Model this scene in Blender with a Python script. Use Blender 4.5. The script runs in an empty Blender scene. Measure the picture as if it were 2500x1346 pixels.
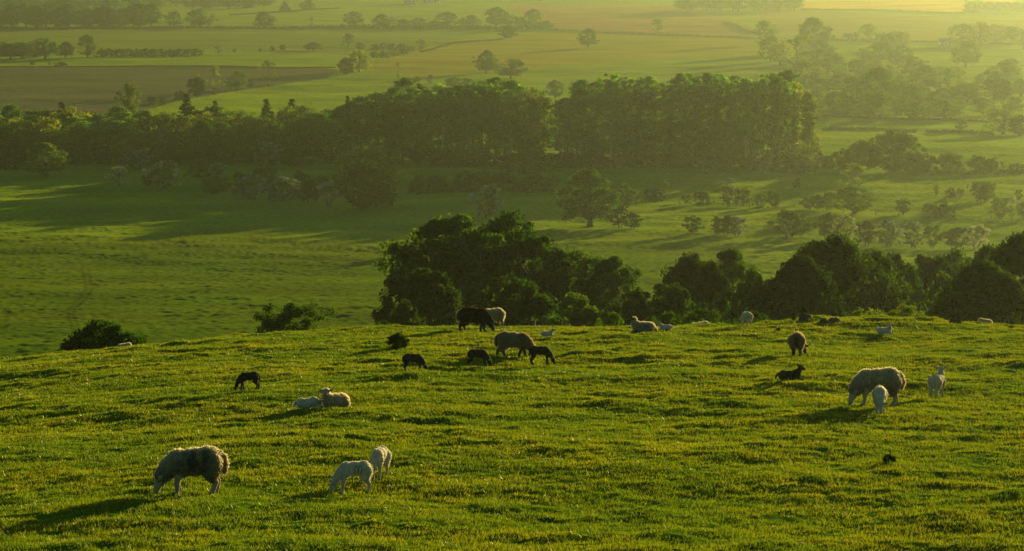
import bpy, math, random
import numpy as np
from mathutils import Vector, Matrix

R = math.radians
C = bpy.context.scene.collection
rng = np.random.default_rng(7)
random.seed(7)

# ------------------------------------------------------------------ camera
F = 6000.0                    # focal length in pixels of the 2500-wide photograph
TH = R(7.67)
cam_d = bpy.data.cameras.new('camera')
cam = bpy.data.objects.new('camera', cam_d); C.objects.link(cam)
cam_d.sensor_width = 36.0
cam_d.lens = 36.0 * F / 2500.0
cam_d.clip_start = 0.5; cam_d.clip_end = 12000
cam.location = (0, 0, 0)
cam.rotation_euler = (R(90) - TH, 0, 0)
bpy.context.scene.camera = cam
SUN_AZ, SUN_EL = R(29), R(6.0)

# ------------------------------------------------------------------ noise
def hash2(ix, iy, s):
    h = (ix.astype(np.int64) * 374761393 + iy.astype(np.int64) * 668265263 + s * 974711) & 0xffffffff
    h = ((h ^ (h >> 13)) * 1274126177) & 0xffffffff
    h = (h ^ (h >> 16)) & 0xffffffff
    return h / 4294967295.0

def gn(x, y, s=0):
    ix = np.floor(x); iy = np.floor(y)
    fx = x - ix; fy = y - iy
    ux = fx * fx * fx * (fx * (fx * 6 - 15) + 10); uy = fy * fy * fy * (fy * (fy * 6 - 15) + 10)
    def g(dx, dy):
        a = hash2(ix + dx, iy + dy, s) * 6.2831853
        return np.cos(a) * (fx - dx) + np.sin(a) * (fy - dy)
    a = g(0, 0); b = g(1, 0); c = g(0, 1); d = g(1, 1)
    return ((a + (b - a) * ux) * (1 - uy) + (c + (d - c) * ux) * uy) * 1.5

def sstep(a, b, x):
    t = np.clip((x - a) / (b - a), 0, 1)
    return t * t * (3 - 2 * t)

# ------------------------------------------------------------------ terrain height
PROF = np.array([(-80, -0.2), (-30, -0.8), (0, -1.7), (12, -5.0), (22, -7.1), (30, -8.02), (40, -8.93), (50, -9.84), (60, -10.75),
                 (70, -11.66), (77, -12.29), (83, -13.0), (92, -14.9), (105, -18.3), (130, -24.2), (180, -31.2), (250, -39.0),
                 (320, -45.3), (420, -53.2), (490, -55.3), (560, -56.1), (620, -56.5), (700, -57.4), (850, -60.0), (1000, -62.2),
                 (1300, -64.8), (1600, -66.2), (2000, -66.5), (2400, -65.0), (2800, -62.0), (3500, -45), (4500, -25), (7000, -6)], float)
def prof(y):
    X, Z = PROF[:, 0], PROF[:, 1]
    d = np.diff(Z) / np.diff(X)
    m = np.empty_like(Z); m[0] = d[0]; m[-1] = d[-1]
    h = np.diff(X)
    m[1:-1] = (d[:-1] * h[1:] + d[1:] * h[:-1]) / (h[1:] + h[:-1])
    y = np.clip(y, X[0], X[-1] - 1e-6)
    i = np.clip(np.searchsorted(X, y, side='right') - 1, 0, len(X) - 2)
    t = (y - X[i]) / h[i]
    return ((2 * t**3 - 3 * t**2 + 1) * Z[i] + (t**3 - 2 * t**2 + t) * h[i] * m[i]
            + (-2 * t**3 + 3 * t**2) * Z[i + 1] + (t**3 - t**2) * h[i] * m[i + 1])

def Hbase(x, y):
    z = prof(y)
    near = 1 - sstep(100, 220, y)
    k = 1.6
    left = np.log1p(np.exp(np.clip((-7.0 - x) / k, -30, 30))) * k
    z = z - np.minimum(left, 24) * 0.10 * near * sstep(10, 60, y)
    # low bank on the skyline, right of centre
    z = z + 0.34 * sstep(7.6, 10.5, x) * (1 - sstep(12.8, 17.0, x)) * np.exp(-((y - 84.0) / 4.0)**2)
    # folds of the slope and of the valley floor
    z = z + 0.16 * gn(x / 9, y / 7, 11) * near * sstep(20, 34, y)
    z = z + 0.9 * gn(x / 75, y / 60, 12) * sstep(180, 420, y)
    z = z + 3.0 * gn(x / 420, y / 300, 14) * sstep(1000, 1700, y)
    return z

def tuss(x, y):
    "tussocks of the pasture, coarser further off"
    near = 1 - sstep(95, 150, y)
    o = 0
    n = gn(x / 1.5, y / 1.25, 21) + 0.5 * gn(x / 0.7, y / 0.6, 22)
    q = gn(x / 6, y / 5, 27)
    o = o + near * (0.10 * (np.maximum(n, -0.15)) * (0.75 + 0.9 * q) + 0.026 * gn(x / 0.38, y / 0.33, 23) + 0.012 * gn(x / 0.16, y / 0.14, 24)
                    + 0.07 * gn(x / 3.2, y / 2.4, 28))
    far = sstep(120, 190, y) * (1 - sstep(900, 1500, y))
    m = np.maximum(gn(x / 3.4, y / 3.0, 25) + 0.5 * gn(x / 1.6, y / 1.4, 26), -0.12)
    o = o + far * (0.17 * m * (0.7 + 0.8 * gn(x / 30, y / 26, 29)) + 0.10 * gn(x / 0.95, y / 0.9, 30) + 0.35 * gn(x / 14, y / 11, 31))
    return o

def H(x, y):
    x = np.asarray(x, float); y = np.asarray(y, float)
    return Hbase(x, y) + tuss(x, y)
def Hs(x, y): return float(H(np.array([x]), np.array([y]))[0])
def Hb(x, y): return float(Hbase(np.array([x]), np.array([y]))[0])

_yy = np.concatenate([np.arange(25, 100, 0.25), np.arange(100, 700, 1.0), np.arange(700, 3400, 4.0)])
def ray(px, py):
    vx = (px - 1250) / F; vy = -(py - 673) / F
    return vx, math.cos(TH) + vy * math.sin(TH), -math.sin(TH) + vy * math.cos(TH)
def at(px, py, dmin=0):
    "the ground point that a picture point shows"
    a, b, c = ray(px, py)
    ys = _yy[_yy > dmin]
    x = a / b * ys; zl = c / b * ys
    zg = Hbase(x, ys)
    k = np.argmax(zl <= zg)
    if not (zl <= zg).any(): k = len(ys) - 1
    if k > 0:
        d0 = zl[k-1] - zg[k-1]; d1 = zl[k] - zg[k]
        t = d0 / (d0 - d1 + 1e-9)
        y = ys[k-1] + (ys[k] - ys[k-1]) * min(max(t, 0), 1)
    else: y = ys[0]
    return a / b * y, y
def zpix(y, py):
    a, b, c = ray(1250, py)
    return c / b * y

# ------------------------------------------------------------------ materials
def mat(name):
    m = bpy.data.materials.new(name); m.use_nodes = True
    nt = m.node_tree; nt.nodes.clear()
    out = nt.nodes.new('ShaderNodeOutputMaterial')
    return m, nt, out
def N(nt, t, **kw):
    n = nt.nodes.new(t)
    for k, v in kw.items(): setattr(n, k, v)
    return n
def L(nt, a, b): nt.links.new(a, b)
def noise(nt, scale, detail=3, coord=None, stretch=None):
    n = N(nt, 'ShaderNodeTexNoise'); n.inputs['Scale'].default_value = scale; n.inputs['Detail'].default_value = detail
    if coord is not None:
        if stretch:
            mp = N(nt, 'ShaderNodeMapping'); mp.inputs['Scale'].default_value = stretch
            L(nt, coord, mp.inputs['Vector']); L(nt, mp.outputs[0], n.inputs['Vector'])
        else: L(nt, coord, n.inputs['Vector'])
    return n
def ramp(nt, fac, stops):
    r = N(nt, 'ShaderNodeValToRGB')
    while len(r.color_ramp.elements) < len(stops): r.color_ramp.elements.new(0.5)
    for e, (p, c) in zip(r.color_ramp.elements, stops): e.position = p; e.color = (*c, 1)
    L(nt, fac, r.inputs[0]); return r
def mul(nt, a, b, f=1.0):
    m = N(nt, 'ShaderNodeMixRGB', blend_type='MULTIPLY'); m.inputs[0].default_value = f
    L(nt, a, m.inputs[1])
    if isinstance(b, tuple): m.inputs[2].default_value = (*b, 1)
    else: L(nt, b, m.inputs[2])
    return m

def leaf_mat(name, col, trans=0.5, var=0.35, scale=0.25, tcol=None, hue=(1.25, 1.1, 0.7)):
    m, nt, out = mat(name)
    g = N(nt, 'ShaderNodeNewGeometry'); oi = N(nt, 'ShaderNodeObjectInfo')
    n = noise(nt, scale, 3, g.outputs['Position'])
    r = ramp(nt, n.outputs[0], [(0.3, tuple(1 - var for _ in range(3))), (0.7, tuple(1 + var * h for h in hue))])
    base = mul(nt, r.outputs[0], col)
    r2 = ramp(nt, oi.outputs['Random'], [(0, (0.55, 0.66, 0.75)), (0.5, (1.0, 1.0, 1.0)), (1, (1.7, 1.45, 1.1))])
    b2 = mul(nt, base.outputs[0], r2.outputs[0])
    d = N(nt, 'ShaderNodeBsdfDiffuse'); t = N(nt, 'ShaderNodeBsdfTranslucent')
    L(nt, b2.outputs[0], d.inputs[0])
    tc = mul(nt, b2.outputs[0], tcol or (2.1, 2.2, 0.5)); L(nt, tc.outputs[0], t.inputs[0])
    mx = N(nt, 'ShaderNodeMixShader'); mx.inputs[0].default_value = trans
    L(nt, d.outputs[0], mx.inputs[1]); L(nt, t.outputs[0], mx.inputs[2]); L(nt, mx.outputs[0], out.inputs[0])
    return m
M = {}
M['leaf_wood'] = leaf_mat('leaf_wood', (0.066, 0.140, 0.034))
M['leaf'] = leaf_mat('leaf_green', (0.036, 0.074, 0.015))
M['leaf_dark'] = leaf_mat('leaf_dark_green', (0.018, 0.040, 0.011), trans=0.42)
M['leaf_gold'] = leaf_mat('leaf_yellow_green', (0.080, 0.108, 0.014), trans=0.55)
M['leaf_conifer'] = leaf_mat('leaf_needle', (0.022, 0.045, 0.018), trans=0.2)
M['leaf_near'] = leaf_mat('leaf_near', (0.028, 0.062, 0.009), trans=0.5, scale=1.6, var=0.6)
M['leaf_near_dark'] = leaf_mat('leaf_near_dark', (0.018, 0.040, 0.008), trans=0.42, scale=1.6, var=0.6)
M['blossom'] = leaf_mat('blossom_white', (0.34, 0.39, 0.36), trans=0.35, var=0.25, scale=1.4, tcol=(1.1, 1.1, 0.9), hue=(1, 1, 1))
M['heather'] = leaf_mat('leaf_grey_green', (0.10, 0.14, 0.07), trans=0.4)

def simple(name, col, rough=0.9, nscale=6, var=0.35, bump=0.0):
    m, nt, out = mat(name)
    tc = N(nt, 'ShaderNodeTexCoord')
    n = noise(nt, nscale, 5, tc.outputs['Object'])
    r = ramp(nt, n.outputs[0], [(0.3, tuple(c * (1 - var) for c in col)), (0.7, tuple(c * (1 + var) for c in col))])
    p = N(nt, 'ShaderNodeBsdfPrincipled'); p.inputs['Roughness'].default_value = rough
    L(nt, r.outputs[0], p.inputs['Base Color'])
    if bump:
        b = N(nt, 'ShaderNodeBump'); b.inputs['Strength'].default_value = bump; b.inputs['Distance'].default_value = 0.03
        L(nt, n.outputs[0], b.inputs['Height']); L(nt, b.outputs[0], p.inputs['Normal'])
    L(nt, p.outputs[0], out.inputs[0]); return m
M['bark'] = simple('bark', (0.09, 0.075, 0.05), bump=0.5)
M['bark_pale'] = simple('bark_pale', (0.30, 0.28, 0.22), bump=0.3)
M['timber'] = simple('weathered_timber', (0.16, 0.13, 0.09))
M['wire'] = simple('galvanised_wire', (0.25, 0.25, 0.24))
M['soil'] = simple('soil', (0.035, 0.032, 0.018), nscale=3, bump=0.6)
M['dung'] = simple('dung', (0.03, 0.022, 0.013), nscale=30)
M['fluff'] = simple('shed_wool', (0.75, 0.70, 0.55), nscale=30, var=0.15)
M['eye'] = simple('eye', (0.01, 0.01, 0.01), rough=0.2)
M['render_wall'] = simple('white_render', (0.62, 0.60, 0.55), nscale=0.6, var=0.08)
M['brick_wall'] = simple('brown_brick', (0.22, 0.13, 0.09), nscale=2)
M['slate'] = simple('slate_roof', (0.11, 0.11, 0.12), nscale=1.5)
M['glass'] = simple('window_glass', (0.04, 0.045, 0.05), rough=0.15)

# fleece / hide: colour comes from the animal's own markings
def hide_mat():
    m, nt, out = mat('sheep_hide')
    at_ = N(nt, 'ShaderNodeVertexColor'); at_.layer_name = 'coat'
    tc = N(nt, 'ShaderNodeTexCoord')
    n = noise(nt, 18, 4, tc.outputs['Object'], (1, 1, 0.45))
    r = ramp(nt, n.outputs[0], [(0.3, (0.72, 0.70, 0.66)), (0.7, (1.1, 1.08, 1.02))])
    c = mul(nt, at_.outputs[0], r.outputs[0])
    d = N(nt, 'ShaderNodeBsdfPrincipled'); d.inputs['Roughness'].default_value = 0.95
    d.inputs['Sheen Weight'].default_value = 0.7; d.inputs['Sheen Roughness'].default_value = 0.35
    shc = mul(nt, at_.outputs[0], (2.4, 2.2, 1.9)); L(nt, shc.outputs[0], d.inputs['Sheen Tint'])
    L(nt, c.outputs[0], d.inputs['Base Color'])
    b = N(nt, 'ShaderNodeBump'); b.inputs['Strength'].default_value = 0.7; b.inputs['Distance'].default_value = 0.02
    n2 = noise(nt, 45, 3, tc.outputs['Object'], (1, 1, 0.4))
    L(nt, n2.outputs[0], b.inputs['Height']); L(nt, b.outputs[0], d.inputs['Normal'])
    L(nt, d.outputs[0], out.inputs[0]); return m
M['hide'] = hide_mat()
def fuzz_mat():
    m, nt, out = mat('sheep_wool_strands')
    at_ = N(nt, 'ShaderNodeVertexColor'); at_.layer_name = 'coat'
    d = N(nt, 'ShaderNodeBsdfDiffuse'); t = N(nt, 'ShaderNodeBsdfTranslucent')
    L(nt, at_.outputs[0], d.inputs[0]); L(nt, at_.outputs[0], t.inputs[0])
    mx = N(nt, 'ShaderNodeMixShader'); mx.inputs[0].default_value = 0.7
    L(nt, d.outputs[0], mx.inputs[1]); L(nt, t.outputs[0], mx.inputs[2]); L(nt, mx.outputs[0], out.inputs[0])
    return m
M['fuzz'] = fuzz_mat()

def ground_mat():
    m, nt, out = mat('pasture')
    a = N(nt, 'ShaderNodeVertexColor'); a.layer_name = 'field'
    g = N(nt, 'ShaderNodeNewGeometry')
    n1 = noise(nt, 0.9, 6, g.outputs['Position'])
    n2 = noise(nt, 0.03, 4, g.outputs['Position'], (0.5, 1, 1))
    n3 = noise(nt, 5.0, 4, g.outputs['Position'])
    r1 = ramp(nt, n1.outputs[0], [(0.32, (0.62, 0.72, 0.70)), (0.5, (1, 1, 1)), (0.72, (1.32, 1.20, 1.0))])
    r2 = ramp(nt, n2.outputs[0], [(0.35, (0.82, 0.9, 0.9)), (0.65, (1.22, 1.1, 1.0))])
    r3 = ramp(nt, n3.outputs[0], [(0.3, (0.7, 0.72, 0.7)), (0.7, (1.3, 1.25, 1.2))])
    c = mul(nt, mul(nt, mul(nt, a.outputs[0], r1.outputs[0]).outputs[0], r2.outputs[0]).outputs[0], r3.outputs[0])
    d = N(nt, 'ShaderNodeBsdfDiffuse'); L(nt, c.outputs[0], d.inputs[0])
    b = N(nt, 'ShaderNodeBump'); b.inputs['Strength'].default_value = 1.0; b.inputs['Distance'].default_value = 0.12
    n4 = noise(nt, 1.3, 7, g.outputs['Position'])
    L(nt, n4.outputs[0], b.inputs['Height']); L(nt, b.outputs[0], d.inputs['Normal'])
    sh = N(nt, 'ShaderNodeBsdfSheen'); sh.inputs['Roughness'].default_value = 0.42     # upright blades catch the low sun
    sc_ = mul(nt, c.outputs[0], (0.50, 0.38, 0.14)); L(nt, sc_.outputs[0], sh.inputs[0])
    ad = N(nt, 'ShaderNodeAddShader'); L(nt, d.outputs[0], ad.inputs[0]); L(nt, sh.outputs[0], ad.inputs[1])
    L(nt, ad.outputs[0], out.inputs[0]); return m
M['ground'] = ground_mat()
def grass_mat():
    m, nt, out = mat('grass_blades')
    g = N(nt, 'ShaderNodeNewGeometry')
    n = noise(nt, 1.7, 5, g.outputs['Position']); n2 = noise(nt, 60, 2, g.outputs['Position'])
    n3 = noise(nt, 0.25, 3, g.outputs['Position'])
    r = ramp(nt, n.outputs[0], [(0.3, (0.062, 0.116, 0.007)), (0.52, (0.116, 0.166, 0.007)), (0.74, (0.165, 0.190, 0.009))])
    r2 = ramp(nt, n2.outputs[0], [(0.3, (0.75, 0.78, 0.75)), (0.75, (1.35, 1.28, 1.35))])
    r3 = ramp(nt, n3.outputs[0], [(0.35, (0.74, 0.87, 0.9)), (0.65, (1.22, 1.09, 0.95))])
    c = mul(nt, mul(nt, r.outputs[0], r2.outputs[0]).outputs[0], r3.outputs[0])
    d = N(nt, 'ShaderNodeBsdfDiffuse'); t = N(nt, 'ShaderNodeBsdfTranslucent')
    L(nt, c.outputs[0], d.inputs[0])
    tc = mul(nt, c.outputs[0], (1.5, 1.35, 0.6)); L(nt, tc.outputs[0], t.inputs[0])
    mx = N(nt, 'ShaderNodeMixShader'); mx.inputs[0].default_value = 0.6
    L(nt, d.outputs[0], mx.inputs[1]); L(nt, t.outputs[0], mx.inputs[2])
    gl = N(nt, 'ShaderNodeBsdfGlossy'); gl.inputs['Roughness'].default_value = 0.35; gl.inputs[0].default_value = (0.8, 0.85, 0.6, 1)
    m2 = N(nt, 'ShaderNodeMixShader'); m2.inputs[0].default_value = 0.025
    L(nt, mx.outputs[0], m2.inputs[1]); L(nt, gl.outputs[0], m2.inputs[2]); L(nt, m2.outputs[0], out.inputs[0])
    return m
M['grass'] = grass_mat()

# ------------------------------------------------------------------ mesh helpers
def mesh_np(name, V, faces, nv, m, smooth=False):
    "V (n,3), faces (k,nv) index array"
    me = bpy.data.meshes.new(name)
    V = np.ascontiguousarray(V, np.float32); Fc = np.ascontiguousarray(faces, np.int32)
    me.vertices.add(len(V)); me.vertices.foreach_set('co', V.ravel())
    k = len(Fc)
    me.loops.add(k * nv); me.loops.foreach_set('vertex_index', Fc.ravel())
    me.polygons.add(k); me.polygons.foreach_set('loop_start', np.arange(0, k * nv, nv, dtype=np.int32))
    me.polygons.foreach_set('loop_total', np.full(k, nv, np.int32))
    if smooth: me.polygons.foreach_set('use_smooth', np.ones(k, bool))
    me.update(calc_edges=True)
    me.materials.append(m)
    return me
def link(name, me, parent=None):
    o = bpy.data.objects.new(name, me); C.objects.link(o)
    if parent is not None: o.parent = parent
    return o
def empty(name, loc=(0, 0, 0)):
    o = bpy.data.objects.new(name, None); C.objects.link(o); o.location = loc
    o.empty_display_size = 0.2
    return o
def tag(o, label=None, cat=None, group=None, kind=None):
    if label: o['label'] = label
    if cat: o['category'] = cat
    if group: o['group'] = group
    if kind: o['kind'] = kind
    return o
class MB:
    "collects quads of tubes, balls and boxes"
    def __init__(s): s.V = []; s.F = []; s.n = 0
    def add(s, V, Fq):
        s.V.append(np.asarray(V, float)); s.F.append(np.asarray(Fq, int) + s.n); s.n += len(V)
    def tube(s, pts, rad, k=6, cap=True):
        pts = np.asarray(pts, float); n = len(pts); rad = np.asarray(rad, float)
        T = np.gradient(pts, axis=0); T /= np.linalg.norm(T, axis=1)[:, None] + 1e-9
        up = np.array([0, 0, 1.0]) if abs(T[0][2]) < 0.9 else np.array([1.0, 0, 0])
        V = []
        a = np.arange(k) / k * 2 * np.pi
        for i in range(n):
            u = np.cross(T[i], up); u /= np.linalg.norm(u) + 1e-9
            w = np.cross(T[i], u)
            up = np.cross(u, T[i]) if i else up
            V.append(pts[i] + rad[i] * (np.cos(a)[:, None] * u + np.sin(a)[:, None] * w))
        V = np.concatenate(V)
        q = []
        for i in range(n - 1):
            for j in range(k):
                j2 = (j + 1) % k
                q.append((i * k + j, i * k + j2, (i + 1) * k + j2, (i + 1) * k + j))
        if cap:
            c0, c1 = len(V), len(V) + 1
            V = np.concatenate([V, pts[:1], pts[-1:]])
            for j in range(0, k, 2):
                q.append((c0, (j + 2) % k, j + 1, j)); b = (n - 1) * k
                q.append((c1, b + j, b + j + 1, b + (j + 2) % k))
        s.add(V, q)
    def ball(s, c, r, rot=None, nu=14, nv=10):
        r = np.asarray(r, float) * np.ones(3)
        V = []
        for i in range(nv + 1):
            t = math.pi * i / nv
            for j in range(nu):
                p = 2 * math.pi * j / nu
                st = max(math.sin(t), 0.02)
                V.append((st * math.cos(p), st * math.sin(p), math.cos(t)))
        V = np.array(V) * r
        if rot is not None: V = V @ np.array(rot).T
        V = V + np.asarray(c, float)
        q = [(i * nu + j, (i + 1) * nu + j, (i + 1) * nu + (j + 1) % nu, i * nu + (j + 1) % nu) for i in range(nv) for j in range(nu)]
        # close the two tiny pole rings
        for base, fl in ((0, False), (nv * nu, True)):
            for j in range(1, nu - 2, 2):
                f = (base, base + j, base + j + 1, base + j + 2)
                q.append(f[::-1] if fl else f)
        s.add(V, q)
    def box(s, c, d, rz=0):
        c = np.asarray(c, float); d = np.asarray(d, float) / 2
        V = np.array([(x, y, z) for z in (-1, 1) for y in (-1, 1) for x in (-1, 1)]) * d
        cr, sr = math.cos(rz), math.sin(rz)
        V = np.stack([V[:, 0] * cr - V[:, 1] * sr, V[:, 0] * sr + V[:, 1] * cr, V[:, 2]], 1) + c
        s.add(V, [(0, 2, 3, 1), (4, 5, 7, 6), (0, 1, 5, 4), (2, 6, 7, 3), (0, 4, 6, 2), (1, 3, 7, 5)])
    def mesh(s, name, m, smooth=True):
        return mesh_np(name, np.concatenate(s.V), np.concatenate(s.F), 4, m, smooth)

# ------------------------------------------------------------------ ground
def terrain():
    ys = [-80, -60, -40, -25, -15, -8, -2, 4, 8, 12, 16, 19, 22, 24, 26, 28]
    y = 29.0
    while y < 96: ys.append(y); y += 0.085
    while y < 150: ys.append(y); y += 0.5
    while y < 430: ys.append(y); y += 0.5
    while y < 700: ys.append(y); y += 1.1
    while y < 1400: ys.append(y); y += 4
    while y < 3000: ys.append(y); y += 14
    while y < 7000: ys.append(y); y += 90
    ys = np.array(ys)
    u = np.concatenate([[-3.2, -2.4, -1.9, -1.6, -1.45, -1.3, -1.2, -1.12], np.linspace(-1.06, 1.06, 860), [1.12, 1.2, 1.3, 1.45, 1.6, 1.9, 2.4, 3.2]])
    w = np.where(ys < 0, 12, 5 + 0.235 * ys + 7 * np.exp(-np.maximum(ys, 0) / 20))
    X = w[:, None] * u[None, :]; Y = np.repeat(ys[:, None], len(u), 1)
    Z = H(X.ravel(), Y.ravel()).reshape(X.shape)
    r, c = X.shape
    idx = np.arange(r * c).reshape(r, c)
    Fq = np.stack([idx[:-1, :-1], idx[:-1, 1:], idx[1:, 1:], idx[1:, :-1]], -1).reshape(-1, 4)
    V = np.stack([X, Y, Z], -1).reshape(-1, 3)
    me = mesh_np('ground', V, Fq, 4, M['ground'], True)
    # what grows in each field, plus some painted dimness, laid out on the valley floor
    x, y = V[:, 0], V[:, 1]
    zf = Hbase(x, y)
    s_ = y * math.cos(TH) - zf * math.sin(TH)
    px = 1250 + F * x / np.maximum(s_, 1)
    py = 673 - F * (y * math.sin(TH) + zf * math.cos(TH)) / np.maximum(s_, 1)
    px = px + 14 * gn(x / 30, y / 60, 51); py = py + 2.0 * gn(x / 25, y / 80, 52)
    base = np.array([0.060, 0.125, 0.010])
    col = np.repeat(base[None], len(V), 0)
    col *= (1 + 0.22 * gn(x / 40, y / 40, 53))[:, None]
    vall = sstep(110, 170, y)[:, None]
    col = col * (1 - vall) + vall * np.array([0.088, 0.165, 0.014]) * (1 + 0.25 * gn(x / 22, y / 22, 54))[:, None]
    sun_dim = vall[:, 0] * (1 - sstep(430, 480, y)) * (1 - sstep(-25, 45, x - 0.06 * y))  # weaker sunlight on the left pasture, put into its colour
    col *= (1 - 0.38 * sun_dim)[:, None]
    far = (y > 500)
    def inside(poly):
        ins = np.zeros(len(px), bool)
        n = len(poly)
        for i in range(n):
            x1, y1 = poly[i]; x2, y2 = poly[(i + 1) % n]
            if y1 == y2: continue
            c_ = ((y1 > py) != (y2 > py)) & (px < (x2 - x1) * (py - y1) / (y2 - y1) + x1)
            ins ^= c_
        return ins & far
    def field(poly, c, var=0.12):
        ins = inside(poly)
        col[ins] = np.array(c) * (1 + var * gn(x[ins] / 60, y[ins] / 22, 55))[:, None]
    field([(-900, 120), (560, 122), (1000, 140), (1200, 100), (1000, 60), (-900, 66)], (0.075, 0.125, 0.03))
    field([(-900, 164), (560, 162), (830, 168), (800, 192), (620, 215), (450, 245), (380, 262), (250, 290), (-900, 290)], (0.046, 0.060, 0.056))
    field([(1240, 12), (1500, 8), (1700, 18), (1845, 70), (1850, 94), (1600, 88), (1400, 80), (1330, 66)], (0.13, 0.095, 0.075))
    field([(1500, 8), (1700, 18), (1780, 48), (1420, 38), (1240, 12)], (0.13, 0.12, 0.08))
    field([(1010, 190), (860, 160), (1130, 95), (1340, 78), (1850, 95), (1860, 130), (1500, 150)], (0.115, 0.14, 0.02))
    field([(1850, 20), (2700, 60), (2700, 100), (2100, 100), (1850, 90)], (0.10, 0.12, 0.035))
    field([(1952, 23), (2150, 26), (2356, 34), (2350, -40), (1952, -40)], (0.30, 0.235, 0.06), 0.25)
    field([(2400, 12), (2480, 14), (2480, -40), (2400, -40)], (0.28, 0.22, 0.06))
    col *= (1 - 0.22 * sstep(800, 1300, y))[:, None]
    # two faint wheel tracks up the left-hand field
    for k0 in (0, 30):
        t = np.clip((py - 640) / 160, 0, 1)
        cx = 215 - 50 * t + k0 * 0.5 + 10 * np.sin(py / 18)
        mk = np.exp(-((px - cx) / 5.0)**2) * sstep(640, 665, py) * (1 - sstep(800, 840, py)) * (y > 180)
        col *= (1 - 0.35 * mk)[:, None]
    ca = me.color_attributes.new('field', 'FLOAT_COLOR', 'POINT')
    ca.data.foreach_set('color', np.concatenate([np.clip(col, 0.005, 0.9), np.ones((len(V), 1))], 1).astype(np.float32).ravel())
    o = link('ground', me); tag(o, kind='structure')
terrain()

def grass():
    n = 1500000
    y = 28.5 + (rng.random(n) ** 1.15) * 58.5
    hw = 3.2 + 0.222 * y
    x = (rng.random(n) * 2 - 1) * hw
    keep = rng.random(n) < (hw / hw.max()) ** 0.5
    x, y = x[keep], y[keep]; n = len(x)
    den = gn(x / 0.22, y / 0.22, 61) + gn(x / 0.9, y / 0.9, 62)
    keep = den > -0.55 + 0.5 * rng.random(n) - 0.25
    x, y, den = x[keep], y[keep], den[keep]; n = len(x)
    z = H(x, y)
    ln = (0.035 + 0.03 * rng.random(n)) * (1 + 0.45 * np.clip(den, -1, 1)) * (1 + 0.6 * (rng.random(n) > 0.97))
    wd = (0.0045 + 0.00011 * y) * (0.7 + 0.6 * rng.random(n))
    a = rng.random(n) * 2 * np.pi
    la = rng.random(n) * 2 * np.pi; lm = ln * (0.25 + 0.6 * rng.random(n))
    P = np.stack([x, y, z - 0.008], 1)
    dx = np.stack([np.cos(a) * wd, np.sin(a) * wd, np.zeros(n)], 1)
    tip = P + np.stack([np.cos(la) * lm + 0.006, np.sin(la) * lm, ln], 1)
    V = np.stack([P - dx, P + dx, tip], 1).reshape(-1, 3)
    Fc = np.arange(3 * n).reshape(n, 3)
    o = link('grass', mesh_np('grass', V, Fc, 3, M['grass'])); tag(o, 'short cropped pasture grass covering the near slope', 'grass', kind='stuff')
grass()

# ------------------------------------------------------------------ trees
def leaf_cards(centres, radii, per, size, seed, droop=0.0, flat=0.75):
    r = np.random.default_rng(seed)
    c = np.repeat(centres, per, 0); rad = np.repeat(radii, per)
    n = len(c)
    d = r.normal(size=(n, 3)); d /= np.linalg.norm(d, axis=1)[:, None]
    q = r.random(n) ** 0.45
    p = c + d * (rad * q)[:, None] * np.array([1, 1, flat])
    p[:, 2] -= droop * rad * r.random(n)
    nrm = d * 0.7 + r.normal(size=(n, 3)) * 0.65 + np.array([0, 0, 0.25])
    nrm /= np.linalg.norm(nrm, axis=1)[:, None]
    t = np.cross(nrm, r.normal(size=(n, 3))); t /= np.linalg.norm(t, axis=1)[:, None] + 1e-9
    b = np.cross(nrm, t)
    s = size * (0.55 + 0.9 * r.random(n))[:, None]
    V = np.stack([p - t * s, p - b * s * 0.55, p + t * s, p + b * s * 0.55], 1).reshape(-1, 3)
    return V, np.arange(4 * n).reshape(n, 4)

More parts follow.
